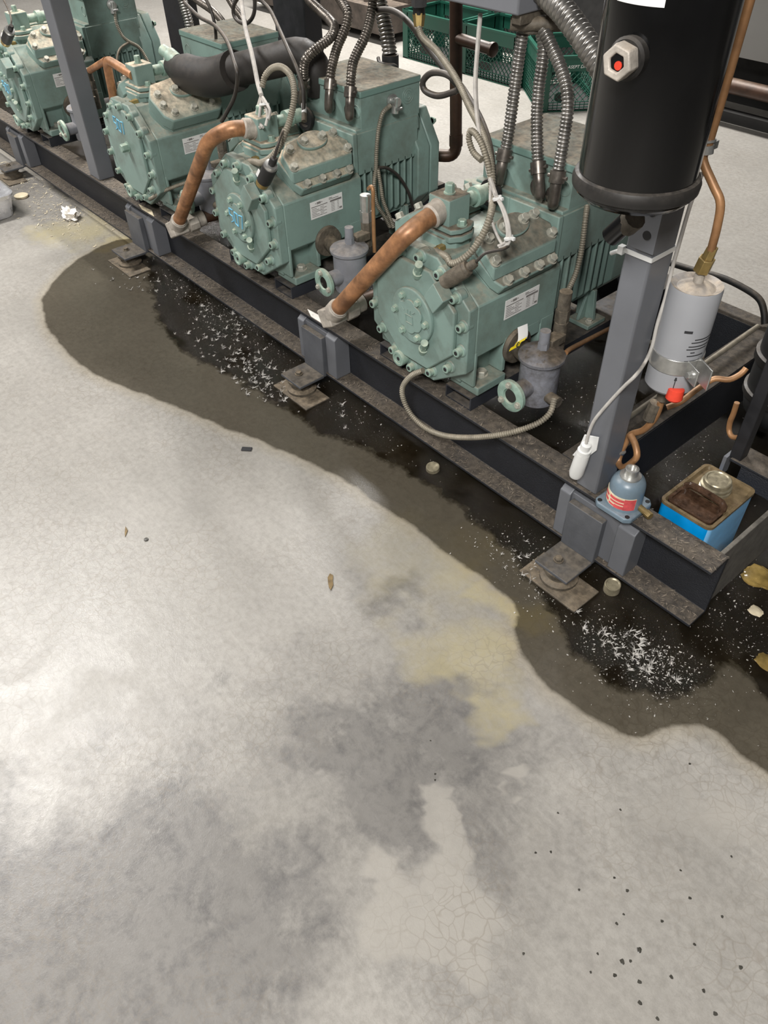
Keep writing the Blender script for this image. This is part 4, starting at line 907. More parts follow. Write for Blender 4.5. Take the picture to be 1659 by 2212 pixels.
mb.loft([[(x, y, CZ1 - .003) for x, y in o_], [(x, y, CZ1 + .004) for x, y in o_], [(x, y, CZ1 + .004) for x, y in i_], [(x, y, CZ1 - .002) for x, y in i2]])
tp = part(mb, 'can_top', 'cantop', can)
mb = MB(); hd = rr(CX0 + .008, CX1 - .008, CY0 + .008, CY0 + .070, .012)
h2 = rr(CX0 + .014, CX1 - .014, CY0 + .014, CY0 + .064, .010)
mb.loft([[(x, y, CZ1 - .002) for x, y in hd], [(x, y, CZ1 + .006) for x, y in hd], [(x, y, CZ1 + .006) for x, y in h2], [(x, y, CZ1 + .000) for x, y in h2]])
mb.tube([(CX0 + .016, CY0 + .070, CZ1 + .002), (CX0 + .024, CY0 + .072, CZ1 + .016), (CX1 - .024, CY0 + .072, CZ1 + .016), (CX1 - .016, CY0 + .070, CZ1 + .002)], .008, 10)
part(mb, 'folding_handle', 'recess', can)
mb = MB(); mb.lathe([(.034, -.002), (.034, .004), (.031, .005), (.031, .010), (.033, .011), (.033, .014), (.029, .016), (.029, .026), (.027, .028), (.024, .028), (.022, .026), (0, .026)], (-.125, .196, CZ1), (0, 0, 1), 36); part(mb, 'screw_cap', 'cap', can)

# black stand and vessel at the right edge
st = thing('black_stand', (-0.1514, 0.2812, 0.285), 'black upright stand with dusty rail at the right edge behind the oil can', 'stand')
f0 = Vector((-0.1458, 0.2787, 0.29))
mb = MB(); mb.bb(f0.x - .005, f0.x + .022, f0.y, f0.y + .03, .285, 1.1); part(mb, 'upright', 'post_dark', st, bevel=.002)
mb = MB(); mb.bb(f0.x + .002, f0.x + .7, f0.y - .006, f0.y + .060, .281, .288); mb.bb(f0.x + .03, f0.x + .7, f0.y - .006, f0.y, .235, .284); part(mb, 'base_rail', 'lintf', st, bevel=.001)
mb = MB(); mb.bb(f0.x - .012, f0.x - .004, f0.y - .01, f0.y + .02, .234, .288); part(mb, 'support_tab', 'post', st)
vs = thing('oil_separator', (-.15, .45, .3), 'large black cylindrical vessel mostly cut off by the right edge', 'tank')
mb = MB(); mb.lathe([(.0, .30), (.05, .305), (.072, .33), (.080, .36), (.080, 1.2)], (-.15, .45, 0), (0, 0, 1), 40); part(mb, 'shell', 'black_mat', vs)
mb = MB(); mb.lathe([(.0805, .455), (.087, .458), (.087, .475), (.0805, .478)], (-.15, .45, 0), (0, 0, 1), 40); mb.lathe([(.0805, .37), (.086, .372), (.086, .385), (.0805, .388)], (-.15, .45, 0), (0, 0, 1), 40); part(mb, 'ring_band', 'rim', vs)

# control box above the nearest compressor
bx = (-0.873, 0.27, 1.024)
BX, BZ = bx[0], bx[2]
cb = thing('control_box', (BX - .3, .33, BZ), 'gray control box cut by the top edge with white label and yellow sticker', 'control box')
mb = MB(); mb.bb(BX - .62, BX, .27, .402, BZ, BZ + .34); bxo = part(mb, 'enclosure', 'ctrl', cb, bevel=.004)
mb = MB(); mb.bb(BX - .40, BX - .105, .2685, .2702, BZ + .022, BZ + .2); n0 = len(mb.bm.faces)
mb.bb(BX - .140, BX - .122, .2678, .2686, BZ + .045, BZ + .062)
for k in range(6): mb.bb(BX - .38, BX - .20 - .02 * (k % 3), .2680, .2686, BZ + .050 + k * .012, BZ + .053 + k * .012)
mb.bm.faces.ensure_lookup_table()
for f in mb.bm.faces[n0:]: f.material_index = 1
part(mb, 'white_label', ['label', 'ink'], cb, smooth=0)
mb = MB(); mb.prism([(.325, BZ + .028), (.372, BZ + .036), (.372, BZ + .1), (.325, BZ + .1)], 'X', BX + .0002, BX + .0012); n0 = len(mb.bm.faces)
mb.prism([(.338, BZ + .050), (.362, BZ + .054), (.362, BZ + .060), (.338, BZ + .057)], 'X', BX + .0011, BX + .0017); mb.prism([(.346, BZ + .042), (.351, BZ + .043), (.351, BZ + .09), (.346, BZ + .09)], 'X', BX + .0011, BX + .0017)
mb.bm.faces.ensure_lookup_table()
for f in mb.bm.faces[n0:]: f.material_index = 1
part(mb, 'yellow_sticker', ['yellow', 'ink'], cb, smooth=0)
mb = MB(); mb.bb(BX - .03, BX - .004, .285, .40, BZ - .020, BZ); mb.cyl((BX - .045, .30, BZ - .024), (BX + .05, .385, BZ - .024), .014, n=14); mb.lathe([(.014, 0), (.022, .002), (.022, .010), (.014, .012)], (BX - .02, .345, BZ - .045), (0, 0, 1), 16)
part(mb, 'conduit_connector', 'grimy', cb, bevel=.002)

# ------------------------------------------------------------------ milk crates and background
def crate(x, y, rot, label, text=None):
    t = thing('milk_crate', (0, 0, 0), label, 'crate', 'green milk crates on the floor behind the rack')
    Rm = Matrix.Translation((x, y, 0)) @ Matrix.Rotation(rot, 4, 'Z')
    w, dp, h = .48, .33, .275
    def wall(ax, ln, off, name):
        mb = MB()
        mb.M = Rm @ Matrix.Translation(off) @ Matrix.Rotation(ax, 4, 'Z')
        T = .006
        # corner posts, solid top band, lower ribs and diamond lattice
        mb.bb(0, .048, -T, T, 0, h); mb.bb(ln - .048, ln, -T, T, 0, h)
        mb.bb(0, ln, -.010, .010, h - .012, h); mb.bb(.04, ln - .04, -T, T, h - .075, h - .01)
        mb.bb(0, ln, -T, T, 0, .006)
        for k in (1, 2, 3): mb.bb(0, ln, -T * .8, T * .8, k * .014 + .004, k * .014 + .0065)
        for k in range(int(ln / .025)): mb.bb(k * .025, k * .025 + .0022, -T * .8, T * .8, 0, .05)
        lo, hi = .052, h - .075; x0, x1 = .048, ln - .048; step = .033
        n = int((x1 - x0 + hi - lo) / step) + 1
        for s in (1, -1):
            for k in range(n):
                xa = x0 - (hi - lo) + k * step
                pa, pb = [xa, lo], [xa + (hi - lo), hi]
                if s < 0: pa, pb = [xa, hi], [xa + (hi - lo), lo]
                m = (pb[1] - pa[1]) / (pb[0] - pa[0])
                if pa[0] < x0: pa = [x0, pa[1] + m * (x0 - pa[0])]
                if pb[0] > x1: pb = [x1, pb[1] - m * (pb[0] - x1)]
                if pb[0] - pa[0] < .004: continue
                d_ = Vector((pb[0] - pa[0], 0, pb[1] - pa[1])); L_ = d_.length; an = math.atan2(d_.z, d_.x)
                mb.box(((pa[0] + pb[0]) / 2, 0, (pa[1] + pb[1]) / 2), (L_, .006, .0026), Matrix.Rotation(-an, 3, 'Y'))
        # hand hole rim, filled by a black face as its shade
        hx = ln / 2 - .03
        ring = [(hx + .055 * math.copysign(abs(math.cos(a)) ** .6, math.cos(a)), .075 + .024 * math.copysign(abs(math.sin(a)) ** .7, math.sin(a))) for a in [2 * PI * k / 24 for k in range(24)]]
        for a, b in zip(ring, ring[1:] + ring[:1]): mb.cyl((a[0], 0, a[1]), (b[0], 0, b[1]), .003, n=6)
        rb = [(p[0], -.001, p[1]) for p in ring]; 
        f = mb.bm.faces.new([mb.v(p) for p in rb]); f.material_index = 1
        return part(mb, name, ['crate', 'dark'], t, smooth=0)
    wall(0, w, (-w / 2, -dp / 2, 0), 'long_side'); wall(0, w, (-w / 2, dp / 2, 0), 'long_side')
    wall(PI / 2, dp, (-w / 2, -dp / 2, 0), 'short_side'); wall(PI / 2, dp, (w / 2, -dp / 2, 0), 'short_side')
    mb = MB(); mb.M = Rm; mb.bb(-w / 2, w / 2, -dp / 2, dp / 2, .004, .010); part(mb, 'crate_bottom', 'dark', t)
    if text:
        cu_ = bpy.data.curves.new('lettering', 'FONT'); cu_.body = text; cu_.size = .022; cu_.extrude = .0006; cu_.align_x = 'LEFT'; cu_.space_character = 1.05; cu_.shear = .25
        o = bpy.data.objects.new('tmp', cu_); C.objects.link(o); bpy.context.view_layer.update()
        dg = bpy.context.evaluated_depsgraph_get(); me = bpy.data.meshes.new_from_object(o.evaluated_get(dg)); bpy.data.objects.remove(o)
        me.materials.clear(); me.materials.append(M['white'])
        mw = Rm @ Matrix.Translation((w / 2 + .0068, -dp / 2 + .13, h - .060)) @ Matrix.Rotation(PI / 2, 4, 'Z') @ Matrix.Rotation(PI / 2, 4, 'X')
        me.transform(mw)
        oo = bpy.data.objects.new('lettering', me); C.objects.link(oo); oo.parent = t
    return t
crate(-3.715, 2.86, 0.0, 'left green milk crate on the floor behind the brown copper riser')
crate(-3.195, 2.875, 0.0, 'middle green milk crate behind the capped copper branch')
crate(-2.672, 2.754, math.radians(-37.6), 'turned green milk crate with white lettering behind the black receiver', 'ASEPT DAIRY')

# dark equipment behind
dk = thing('display_case', (-1.4, 3.35, 0), 'gray cabinet with open underside painted black as shade far behind the rack at the upper right', 'cabinet')
mb = MB(); mb.bb(-2.30, 1.2, 3.05, 3.9, .305, 1.8); part(mb, 'gray_panel', 'cabinet', dk)
mb = MB(); mb.bb(-2.3, 1.2, 3.38, 3.9, .0, .30); mb.bb(-2.3, 1.2, 3.06, 3.12, .0, .05); part(mb, 'underside_shade', 'dark', dk)  # black blocks painting in the shade below the gray panel
mb = MB(); mb.cyl((-2.3, 3.0, .19), (1.2, 3.0, .19), .036, n=20); part(mb, 'copper_header', 'copper_dark', dk)
dk2 = thing('dark_cabinet', (-3.0, 3.6, 0), 'black cabinet behind the green milk crates', 'cabinet')
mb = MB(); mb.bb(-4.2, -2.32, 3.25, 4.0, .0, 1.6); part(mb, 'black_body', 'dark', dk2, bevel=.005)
mb = MB(); mb.bb(-4.2, -2.32, 3.235, 3.26, .48, .50); part(mb, 'trim_strip', 'rust', dk2)
dk3 = thing('machine_cabinet', (-4.9, 3.1, 0), 'rusty brown machine behind the conduits left of the milk crates', 'machine')
mb = MB(); mb.bb(-5.9, -4.25, 2.78, 3.5, .06, .22); mb.bb(-5.9, -4.25, 3.0, 3.5, .22, 1.2); part(mb, 'rusty_base', 'rust', dk3, bevel=.004)
for k in range(9):
    x = -5.60 + k * .155
    mb = MB(); mb.cyl((x, 2.86, .22), (x, 2.86, 1.2), .018 + .010 * (k % 2), n=12); part(mb, 'upright_pipe', 'rust' if k % 3 else 'copper_dark', dk3)
mb = MB(); mb.bb(-5.02, -4.955, 1.65, 1.70, 0, 1.2)
tag(mb.build('pale_post', 'cabinet'), 'slim pale gray post standing on the floor beyond the insulated pipe', 'post')
mb = MB(); q = Vector((-5.97, 3.022, 0)); mb.loft([[(q.x + .16 * math.cos(a) * (1 + .2 * math.sin(3 * a)), q.y + .11 * math.sin(a), z) for a in [2 * PI * k / 18 for k in range(18)]] for z in (.001, .006)])
tag(mb.build('paper_sheet', 'paper'), 'white sheet of paper on the far floor beside the black rear post', 'paper')

# room shell
mb = MB(); mb.bb(-11, 6, 6.0, 6.1, 0, 4.2); tag(mb.build('wall_back', 'cabinet'), None, None, None, 'structure')
mb = MB(); mb.bb(-11, 6, -6, 6.1, 4.2, 4.3); tag(mb.build('ceiling', 'cabinet'), None, None, None, 'structure')

# ------------------------------------------------------------------ small things on the floor
def cap_thing(p, z, label, n=3, h=.012, r=.020):
    mb = MB(); prof = [(0, 0), (r, 0)]
    for k in range(n): prof += [(r * 1.04, h * (k + .2) / n), (r, h * (k + .6) / n), (r * 1.0, h * (k + .95) / n)]
    prof += [(r * .9, h), (r * .75, h * .9), (0, h * .88)]
    mb.lathe(prof, (p[0], p[1], z), (.05, -.1, 1), 28)
    return tag(mb.build('metal_cap', 'cap'), label, 'cap')
cap_thing((-0.7902, -0.0147, 0), .002, 'round metal cap lying on the oily floor in front of the channel middle', 2, .012, .0185)
cap_thing((-0.1962, 0.0033, 0), .002, 'ribbed metal cap lying under the channel right of the nearest foot', 4, .024, .0185)
q = (-1.214, -0.3524, 0); mb = MB(); mb.box((q[0], q[1], .002), (.030, .016, .003), Matrix.Rotation(.75, 3, 'Z')); tag(mb.build('black_chip', 'ink', bevel=.0006), 'small black rectangular chip on the pale floor', 'debris')
q = (-0.6583, -0.4769, 0); mb = MB()
mb.loft([[(q[0] + x, q[1] + y, z) for x, y in ((-.020, .014), (-.010, .016), (.004, .004), (.014, -.002), (.022, -.016), (.012, -.014), (-.002, -.006), (-.014, .002))] for z in (.0008, .0035)])
tag(mb.build('dry_leaf', 'leaf'), 'brown crumpled leaf scrap on the open floor', 'leaf')
q = (-1.145, -0.77, 0); mb = MB(); mb.loft([[(q[0] + x * 1.2, q[1] + y, z) for x, y in ((-.014, .008), (.0, .006), (.014, -.010), (.002, -.004))] for z in (.0008, .003)]); tag(mb.build('leaf_crumb', 'leaf'), 'tiny brown crumb on the pale floor at the left', 'debris')
q = (-1.084, -0.7438, 0); mb = MB(); mb.lathe([(0, 0), (.006, .001), (.0055, .003), (0, .004)], (q[0], q[1], .0), (0, 0, 1), 10); tag(mb.build('dark_pebble', 'dot'), 'tiny black pebble right of the brown crumb', 'debris')
# crumpled tissue beside the channel
q = Vector((-3.095, -0.05, 0.02)); mb = MB(); r_ = bmesh.ops.create_icosphere(mb.bm, subdivisions=3, radius=1.0)
for v in mb.bm.verts:
    c = v.co.copy(); k = .75 + .35 * math.sin(c.x * 7 + 1) * math.cos(c.y * 5) + .22 * math.sin(c.z * 9 + c.x * 4)
    lob = 1.0 if c.x > -.1 else .62
    v.co = Vector((c.x * .062 * k, c.y * .040 * k * lob, max(-.018, c.z * .030 * k * lob))) + q + Vector((0, 0, -.002))
tag(mb.build('crumpled_tissue', 'paper', smooth=25), 'crumpled white tissue on the floor against the channel', 'tissue')
# silver-lidded tray at the left edge
ty = thing('foil_tray', (-3.36, -.30, 0), 'white and silver lidded tub cut off by the left edge', 'tub')
tz = .10; e1 = Vector((-3.263, -0.2069, 0.1))
tr = rr(e1.x - .30, e1.x + .008, e1.y - .30, e1.y + .012, .05, 6); tr2 = rr(e1.x - .275, e1.x - .017, e1.y - .275, e1.y - .013, .045, 6); tr3 = rr(e1.x - .292, e1.x - .0, e1.y - .292, e1.y + .004, .047, 6)
mb = MB(); mb.loft([[(x, y, .002) for x, y in tr2], [(x, y, tz - .012) for x, y in tr3]]); part(mb, 'tub_wall', 'silver', ty)
mb = MB(); mb.loft([[(x, y, tz - .014) for x, y in tr], [(x, y, tz) for x, y in tr], [(x, y, tz + .001) for x, y in tr3], [(x, y, tz - .006) for x, y in tr2]]); part(mb, 'foil_lid', 'silver', ty)
# wood chips near the tub
q = (-3.466, -0.1209, 0); mb = MB(); mb.lathe([(0, 0), (.030, .001), (.032, .010), (.028, .012), (0, .012)], (q[0], q[1], .0), (0, 0, 1), 18); tag(mb.build('tan_disc', 'cream'), 'flat tan disc on the littered floor beside the tub', 'disc')
# dried globs at the right edge
for i, (pq, s, lb_) in enumerate((((0.0145, 0.2937, 0), .035, 'amber crusted glob in the oily puddle beside the frame end'), ((0.0617, 0.1965, 0), .015, 'pale flat glob in the oily puddle below the amber one'), ((0.1501, 0.0879, 0), .022, 'greenish wet glob at the right edge, lowest of the puddle globs'))):
    mb = MB(); bmesh.ops.create_icosphere(mb.bm, subdivisions=3, radius=1.0)
    for v in mb.bm.verts:
        c = v.co.copy(); k = 1 + .16 * math.sin(c.x * 3 + i) * math.cos(c.y * 4) + .09 * math.sin(c.z * 11 + c.y * 8)
        v.co = Vector((c.x * s * k * 1.1, c.y * s * k, max(-.001, c.z * s * .28 * k))) + Vector((pq[0], pq[1], .003))
    tag(mb.build('dried_glob', 'amber' if i != 1 else 'cream'), lb_, 'glob')

# ------------------------------------------------------------------ floor and oily puddle
def poly_sd(P, X, Y):
    # signed distance to a closed polygon, negative inside
    P = np.asarray(P, float); d = np.full(X.shape, 1e9); ins = np.zeros(X.shape, bool)
    for (x0, y0), (x1, y1) in zip(P, np.roll(P, -1, 0)):
        ex, ey = x1 - x0, y1 - y0
        t = np.clip(((X - x0) * ex + (Y - y0) * ey) / (ex * ex + ey * ey + 1e-12), 0, 1)
        d = np.minimum(d, np.hypot(X - x0 - t * ex, Y - y0 - t * ey))
        c = ((y0 > Y) != (y1 > Y)) & (X < (x1 - x0) * (Y - y0) / (y1 - y0 + 1e-12) + x0)
        ins ^= c
    return np.where(ins, -d, d)
STAIN = [p[:2] for p in [(-2.735, -0.004, 0), (-2.731, -0.0625, 0), (-2.686, -0.1958, 0), (-2.617, -0.2948, 0), (-2.547, -0.3724, 0), (-2.464, -0.4387, 0), (-2.369, -0.4698, 0), (-2.269, -0.5021, 0), (-2.136, -0.515, 0), (-2.015, -0.5189, 0), (-1.905, -0.5122, 0), (-1.804, -0.4874, 0), (-1.715, -0.4588, 0), (-1.634, -0.4286, 0), (-1.523, -0.3928, 0), (-1.414, -0.3594, 0), (-1.323, -0.3352, 0), (-1.234, -0.2956, 0), (-1.159, -0.282, 0), (-1.085, -0.2529, 0), (-1.013, -0.2415, 0), (-0.9522, -0.2233, 0), (-0.8925, -0.2138, 0), (-0.8204, -0.2162, 0), (-0.739, -0.2049, 0), (-0.6569, -0.1974, 0), (-0.5848, -0.2, 0), (-0.513, -0.1972, 0), (-0.4471, -0.1913, 0), (-0.3805, -0.1888, 0), (-0.3293, -0.1882, 0), (-0.2844, -0.2092, 0), (-0.269, -0.2511, 0), (-0.2259, -0.2787, 0), (-0.1584, -0.302, 0), (-0.1092, -0.3069, 0), (-0.049, -0.2972, 0), (-0.0056, -0.2918, 0), (0.0434, -0.2803, 0), (0.0741, -0.2609, 0), (0.0924, -0.2168, 0), (0.1061, -0.1809, 0), (0.143, -0.1389, 0), (0.1807, -0.132, 0), (0.2266, -0.1404, 0), (0.282, -0.1359, 0), (0.3294, -0.1173, 0)]] + [(1.4, .2), (1.4, 1.2), (-5.3, 1.1), (-5.3, .075), (-2.7, .06)]  # closing points carry it under the whole rack, darkening there
WET = [p[:2] for p in [(-2.492, 0.0342, 0), (-2.347, -0.0602, 0), (-2.2, -0.1136, 0), (-2.038, -0.1829, 0), (-1.843, -0.2185, 0), (-1.697, -0.2056, 0), (-1.577, -0.1736, 0), (-1.429, -0.1641, 0), (-1.301, -0.1483, 0), (-1.143, -0.1432, 0), (-1.045, -0.0991, 0), (-0.926, -0.0764, 0), (-0.799, -0.0677, 0), (-0.7075, -0.0498, 0), (-0.6153, -0.0541, 0), (-0.5164, -0.0702, 0), (-0.4339, -0.0738, 0), (-0.3603, -0.105, 0), (-0.2674, -0.129, 0), (-0.2104, -0.1557, 0), (-0.1482, -0.1909, 0), (-0.0842, -0.1915, 0), (-0.0229, -0.192, 0), (0.0291, -0.167, 0), (0.0673, -0.1069, 0), (0.0864, -0.0423, 0), (0.0733, 0.0047, 0), (0.0898, 0.0413, 0), (0.1351, 0.0302, 0), (0.1935, 0.0193, 0), (0.2369, 0.0353, 0)]] + [(1.3, .3), (1.3, .95), (-5.2, .95), (-5.2, .14), (-2.1, .12)]
GRIME_DARK = [((-0.4992, -0.4001, 0), .055, .8), ((-0.6436, -0.4229, 0), .08, .35), ((-0.2745, -0.6728, 0), .14, 1.0), ((-0.1974, -0.7603, 0), .11, 1.0), ((-0.2435, -0.5748, 0), .15, .9), ((-0.1747, -0.4966, 0), .12, .8), ((-0.0243, -0.5348, 0), .11, .5), ((0.0137, -0.6257, 0), .09, .6), ((0.0483, -0.6857, 0), .06, .5), ((-0.1717, -0.6888, 0), .08, .6), ((-0.5506, -0.8497, 0), .03, .5), ((-0.0474, -0.9444, 0), .07, .3), ((-0.4128, -1.087, 0), .2, .45), ((-0.3508, -0.7902, 0), .12, .4), ((-0.4673, -0.6428, 0), .1, .3), ((0.1535, -0.8573, 0), .12, .3), ((0.1491, -0.629, 0), .1, .3), ((-0.3403, -1.225, 0), .22, 1.0), ((-0.3515, -1.369, 0), .25, 1.1), ((-0.1876, -1.149, 0), .22, .9), ((-0.2119, -0.9839, 0), .15, .6), ((-0.2444, -0.921, 0), .12, .3), ((-0.0241, -1.11, 0), .08, .5), ((0.0266, -0.3905, 0), .10, .3), ((0.2656, -0.3878, 0), .10, .2), ((-0.5306, -0.6964, 0), .06, .3), ((-0.6513, -1.25, 0), .05, .4), ((-3.188, -0.2879, 0), .18, .35), ((-3.243, 0.082, 0), .13, .75), ((-3.587, -0.0429, 0), .2, .6)]  # worn patches; the near-left blobs only darken that floor
CLEAN = [((-0.0651, -0.703, 0), .07, .9), ((-0.1295, -0.6548, 0), .045, .8), ((0.0188, -0.8463, 0), .10, .6), ((-0.0747, -0.8506, 0), .03, .6), ((0.2331, -0.3093, 0), .14, .35), ((-0.0006, -0.5218, 0), .03, .6)]
YEL = [((-0.2696, -0.4012, 0), .07, .8), ((-0.3469, -0.3965, 0), .08, .6), ((-0.5537, -0.322, 0), .12, .35), ((-0.1605, -0.4154, 0), .05, .7), ((-0.7088, -0.3096, 0), .10, .3), ((-2.945, -0.0982, 0), .15, .9), ((-2.737, -0.0068, 0), .08, .9), ((-0.4961, -0.1898, 0), .12, .55), ((-0.3389, -0.2094, 0), .06, .8), ((-0.3076, -0.462, 0), .05, .7)]
def axis(lo, hi, flo, fhi, fine, coarse):
    a = list(np.arange(lo, flo, coarse)) + list(np.arange(flo, fhi, fine)) + list(np.arange(fhi, hi + coarse, coarse)); return np.array(a)
gx = axis(-11, 6, -4.0, 0.9, .014, .35); gy = axis(-6, 6.1, -1.6, 0.25, .014, .35)
XX, YY = np.meshgrid(gx, gy, indexing='ij')
def wob(X, Y, s, ph):
    return sum(np.sin(X * s * k * 1.3 + Y * s * k * .9 + ph * k) * np.cos(Y * s * k - X * s * k * .6 + ph) / k for k in (1, 2, 3.7)) / 2
sd = poly_sd(STAIN, XX, YY) + .006 * wob(XX, YY, 38, 1.0)
wd_ = poly_sd(WET, XX, YY) + .018 * wob(XX, YY, 30, 2.1)
def vnoise(X, Y, s, seed):
    g = np.random.default_rng(seed).random((64, 64)); x, y = X * s + 31.7, Y * s + 17.3
    i, j = np.floor(x).astype(int), np.floor(y).astype(int); u, v = x - i, y - j; u, v = u * u * (3 - 2 * u), v * v * (3 - 2 * v)
    G = lambda a, b: g[a % 64, b % 64]
    return G(i, j) * (1 - u) * (1 - v) + G(i + 1, j) * u * (1 - v) + G(i, j + 1) * (1 - u) * v + G(i + 1, j + 1) * u * v - .5
def fbm(X, Y, s, seed): return sum(vnoise(X, Y, s * 2 ** k, seed + k) / 1.6 ** k for k in range(5))
NX, NY = fbm(XX, YY, 7, 3), fbm(XX, YY, 7, 23)
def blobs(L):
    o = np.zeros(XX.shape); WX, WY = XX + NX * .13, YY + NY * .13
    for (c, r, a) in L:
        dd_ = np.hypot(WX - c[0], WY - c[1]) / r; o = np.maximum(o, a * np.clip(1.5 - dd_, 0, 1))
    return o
n1, n2 = len(gx), len(gy)
co = np.zeros((n1 * n2, 3)); co[:, 0] = XX.ravel(); co[:, 1] = YY.ravel()
ii = np.arange(n1 * n2).reshape(n1, n2)
fc = np.stack([ii[:-1, :-1], ii[1:, :-1], ii[1:, 1:], ii[:-1, 1:]], -1).reshape(-1, 4)
me = bpy.data.meshes.new('floor'); me.from_pydata(co.tolist(), [], fc.tolist())
def attr(me, name, vals):
    a = me.attributes.new(name, 'FLOAT', 'POINT'); a.data.foreach_set('value', np.asarray(vals, dtype=np.float32).ravel())
attr(me, 'stain', sd); attr(me, 'wet', wd_); attr(me, 'grime_dark', blobs(GRIME_DARK)); attr(me, 'clean', blobs(CLEAN)); attr(me, 'yellow', blobs(YEL))
fl = bpy.data.objects.new('floor', me); C.objects.link(fl); fl['kind'] = 'structure'

m, nt, p = newmat('stained_concrete')
def at_(name):
    n = nd(nt, 'ShaderNodeAttribute'); n.attribute_name = name; return n.outputs['Fac']
big = noise(nt, 2.2, 5, .6); mid = noise(nt, 9, 6, .65, dist=.6); fine = noise(nt, 60, 5, .7); grain = noise(nt, 420, 3, .6)
col = mixc(nt, ramp(nt, big, .32, .68), (.268, .253, .228), (.335, .318, .29))
col = mixc(nt, mth(nt, 'MULTIPLY', ramp(nt, mid, .45, .72), .45), col, (.245, .226, .20))
col = mixc(nt, mth(nt, 'MULTIPLY', ramp(nt, fine, .42, .72), .62), col, (.19, .178, .158))
col = mixc(nt, mth(nt, 'MULTIPLY', ramp(nt, grain, .5, .8), .30), col, (.17, .155, .13))
# scuffs: stretched streaks in two directions
def streak(rot, sc):
    mp = nd(nt, 'ShaderNodeMapping'); mp.inputs['Rotation'].default_value = (0, 0, rot); mp.inputs['Scale'].default_value = (1, 9, 1)
    g2 = nd(nt, 'ShaderNodeNewGeometry'); nt.links.new(g2.outputs['Position'], mp.inputs['Vector'])
    return noise(nt, sc, 5, .7, mp.outputs[0], .3)
sk1, sk2 = streak(.7, 9), streak(-.5, 7)
col = mixc(nt, mth(nt, 'MULTIPLY', ramp(nt, sk1, .52, .72), .30), col, (.20, .188, .168))
col = mixc(nt, mth(nt, 'MULTIPLY', ramp(nt, sk2, .54, .74), .25), col, (.40, .38, .345))
blot = ramp(nt, noise(nt, 15, 9, .80, dist=.25), .48, .66)
col = mixc(nt, mth(nt, 'MULTIPLY', blot, .26), col, (.20, .188, .172))
# worn and darker grey patches, pale patches, yellowish stains
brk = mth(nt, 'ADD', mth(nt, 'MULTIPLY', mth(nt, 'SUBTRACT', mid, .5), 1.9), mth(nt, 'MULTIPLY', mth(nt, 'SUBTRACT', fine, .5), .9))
g = ramp(nt, mth(nt, 'ADD', at_('grime_dark'), mth(nt, 'MULTIPLY', brk, at_('grime_dark'))), .12, .75)
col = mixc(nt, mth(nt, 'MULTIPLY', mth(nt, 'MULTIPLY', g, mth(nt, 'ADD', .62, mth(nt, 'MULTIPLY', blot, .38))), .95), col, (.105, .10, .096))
c_ = ramp(nt, mth(nt, 'ADD', at_('clean'), mth(nt, 'MULTIPLY', brk, at_('clean'))), .25, .45)
col = mixc(nt, mth(nt, 'MULTIPLY', c_, .7), col, (.315, .295, .262))
y_ = ramp(nt, mth(nt, 'ADD', at_('yellow'), mth(nt, 'MULTIPLY', brk, at_('yellow'))), .1, .9)
col = mixc(nt, mth(nt, 'MULTIPLY', y_, .65), col, (.385, .335, .195))
# hairline cracks
vo = nd(nt, 'ShaderNodeTexVoronoi', feature='DISTANCE_TO_EDGE'); vo.inputs['Scale'].default_value = 46
gp = nd(nt, 'ShaderNodeNewGeometry'); nz = nd(nt, 'ShaderNodeTexNoise'); nz.inputs['Scale'].default_value = 16; nt.links.new(gp.outputs['Position'], nz.inputs['Vector'])
va = nd(nt, 'ShaderNodeVectorMath', operation='MULTIPLY_ADD'); nt.links.new(nz.outputs['Color'], va.inputs[0]); va.inputs[1].default_value = (.05, .05, .05); nt.links.new(gp.outputs['Position'], va.inputs[2]); nt.links.new(va.outputs[0], vo.inputs['Vector'])
ck = mth(nt, 'MULTIPLY', mth(nt, 'SUBTRACT', 1.0, ramp(nt, vo.outputs['Distance'], .0, .07)), ramp(nt, noise(nt, 2.6, 3), .42, .58))
col = mixc(nt, mth(nt, 'MULTIPLY', ck, .42), col, (.17, .145, .115))
# dark pin spots
vs_ = nd(nt, 'ShaderNodeTexVoronoi'); vs_.inputs['Scale'].default_value = 11; vs_.inputs['Randomness'].default_value = 1
nt.links.new(gp.outputs['Position'], vs_.inputs['Vector'])
# damp stain soaked into the slab
st_ = mth(nt, 'ADD', at_('stain'), mth(nt, 'MULTIPLY', mth(nt, 'SUBTRACT', fine, .5), .014))
stf = ramp(nt, st_, -.012, .010, (1, 1, 1, 1), (0, 0, 0, 1))
rim_ = mth(nt, 'MULTIPLY', ramp(nt, st_, .0, .05, (1, 1, 1, 1), (0, 0, 0, 1)), .45)
col = mixc(nt, rim_, col, mixc(nt, 1.0, col, (1.0, .88, .62), 'MULTIPLY'))
damp = mixc(nt, 1.0, col, (.232, .221, .20), 'MULTIPLY')
col = mixc(nt, mth(nt, 'MULTIPLY', stf, .97), col, damp)
nt.links.new(col, p.inputs['Base Color'])
rgh = mixc(nt, ramp(nt, mid, .3, .7), (.27,) * 3, (.42,) * 3)
rgh = mixc(nt, stf, rgh, (.30,) * 3)
nt.links.new(rgh, p.inputs['Roughness'])
p.inputs['Specular IOR Level'].default_value = .5
b = nd(nt, 'ShaderNodeBump'); b.inputs['Strength'].default_value = .16; b.inputs['Distance'].default_value = .004
nt.links.new(mth(nt, 'ADD', fine, mth(nt, 'MULTIPLY', grain, .4)), b.inputs['Height']); nt.links.new(b.outputs[0], p.inputs['Normal'])
me.materials.append(m)

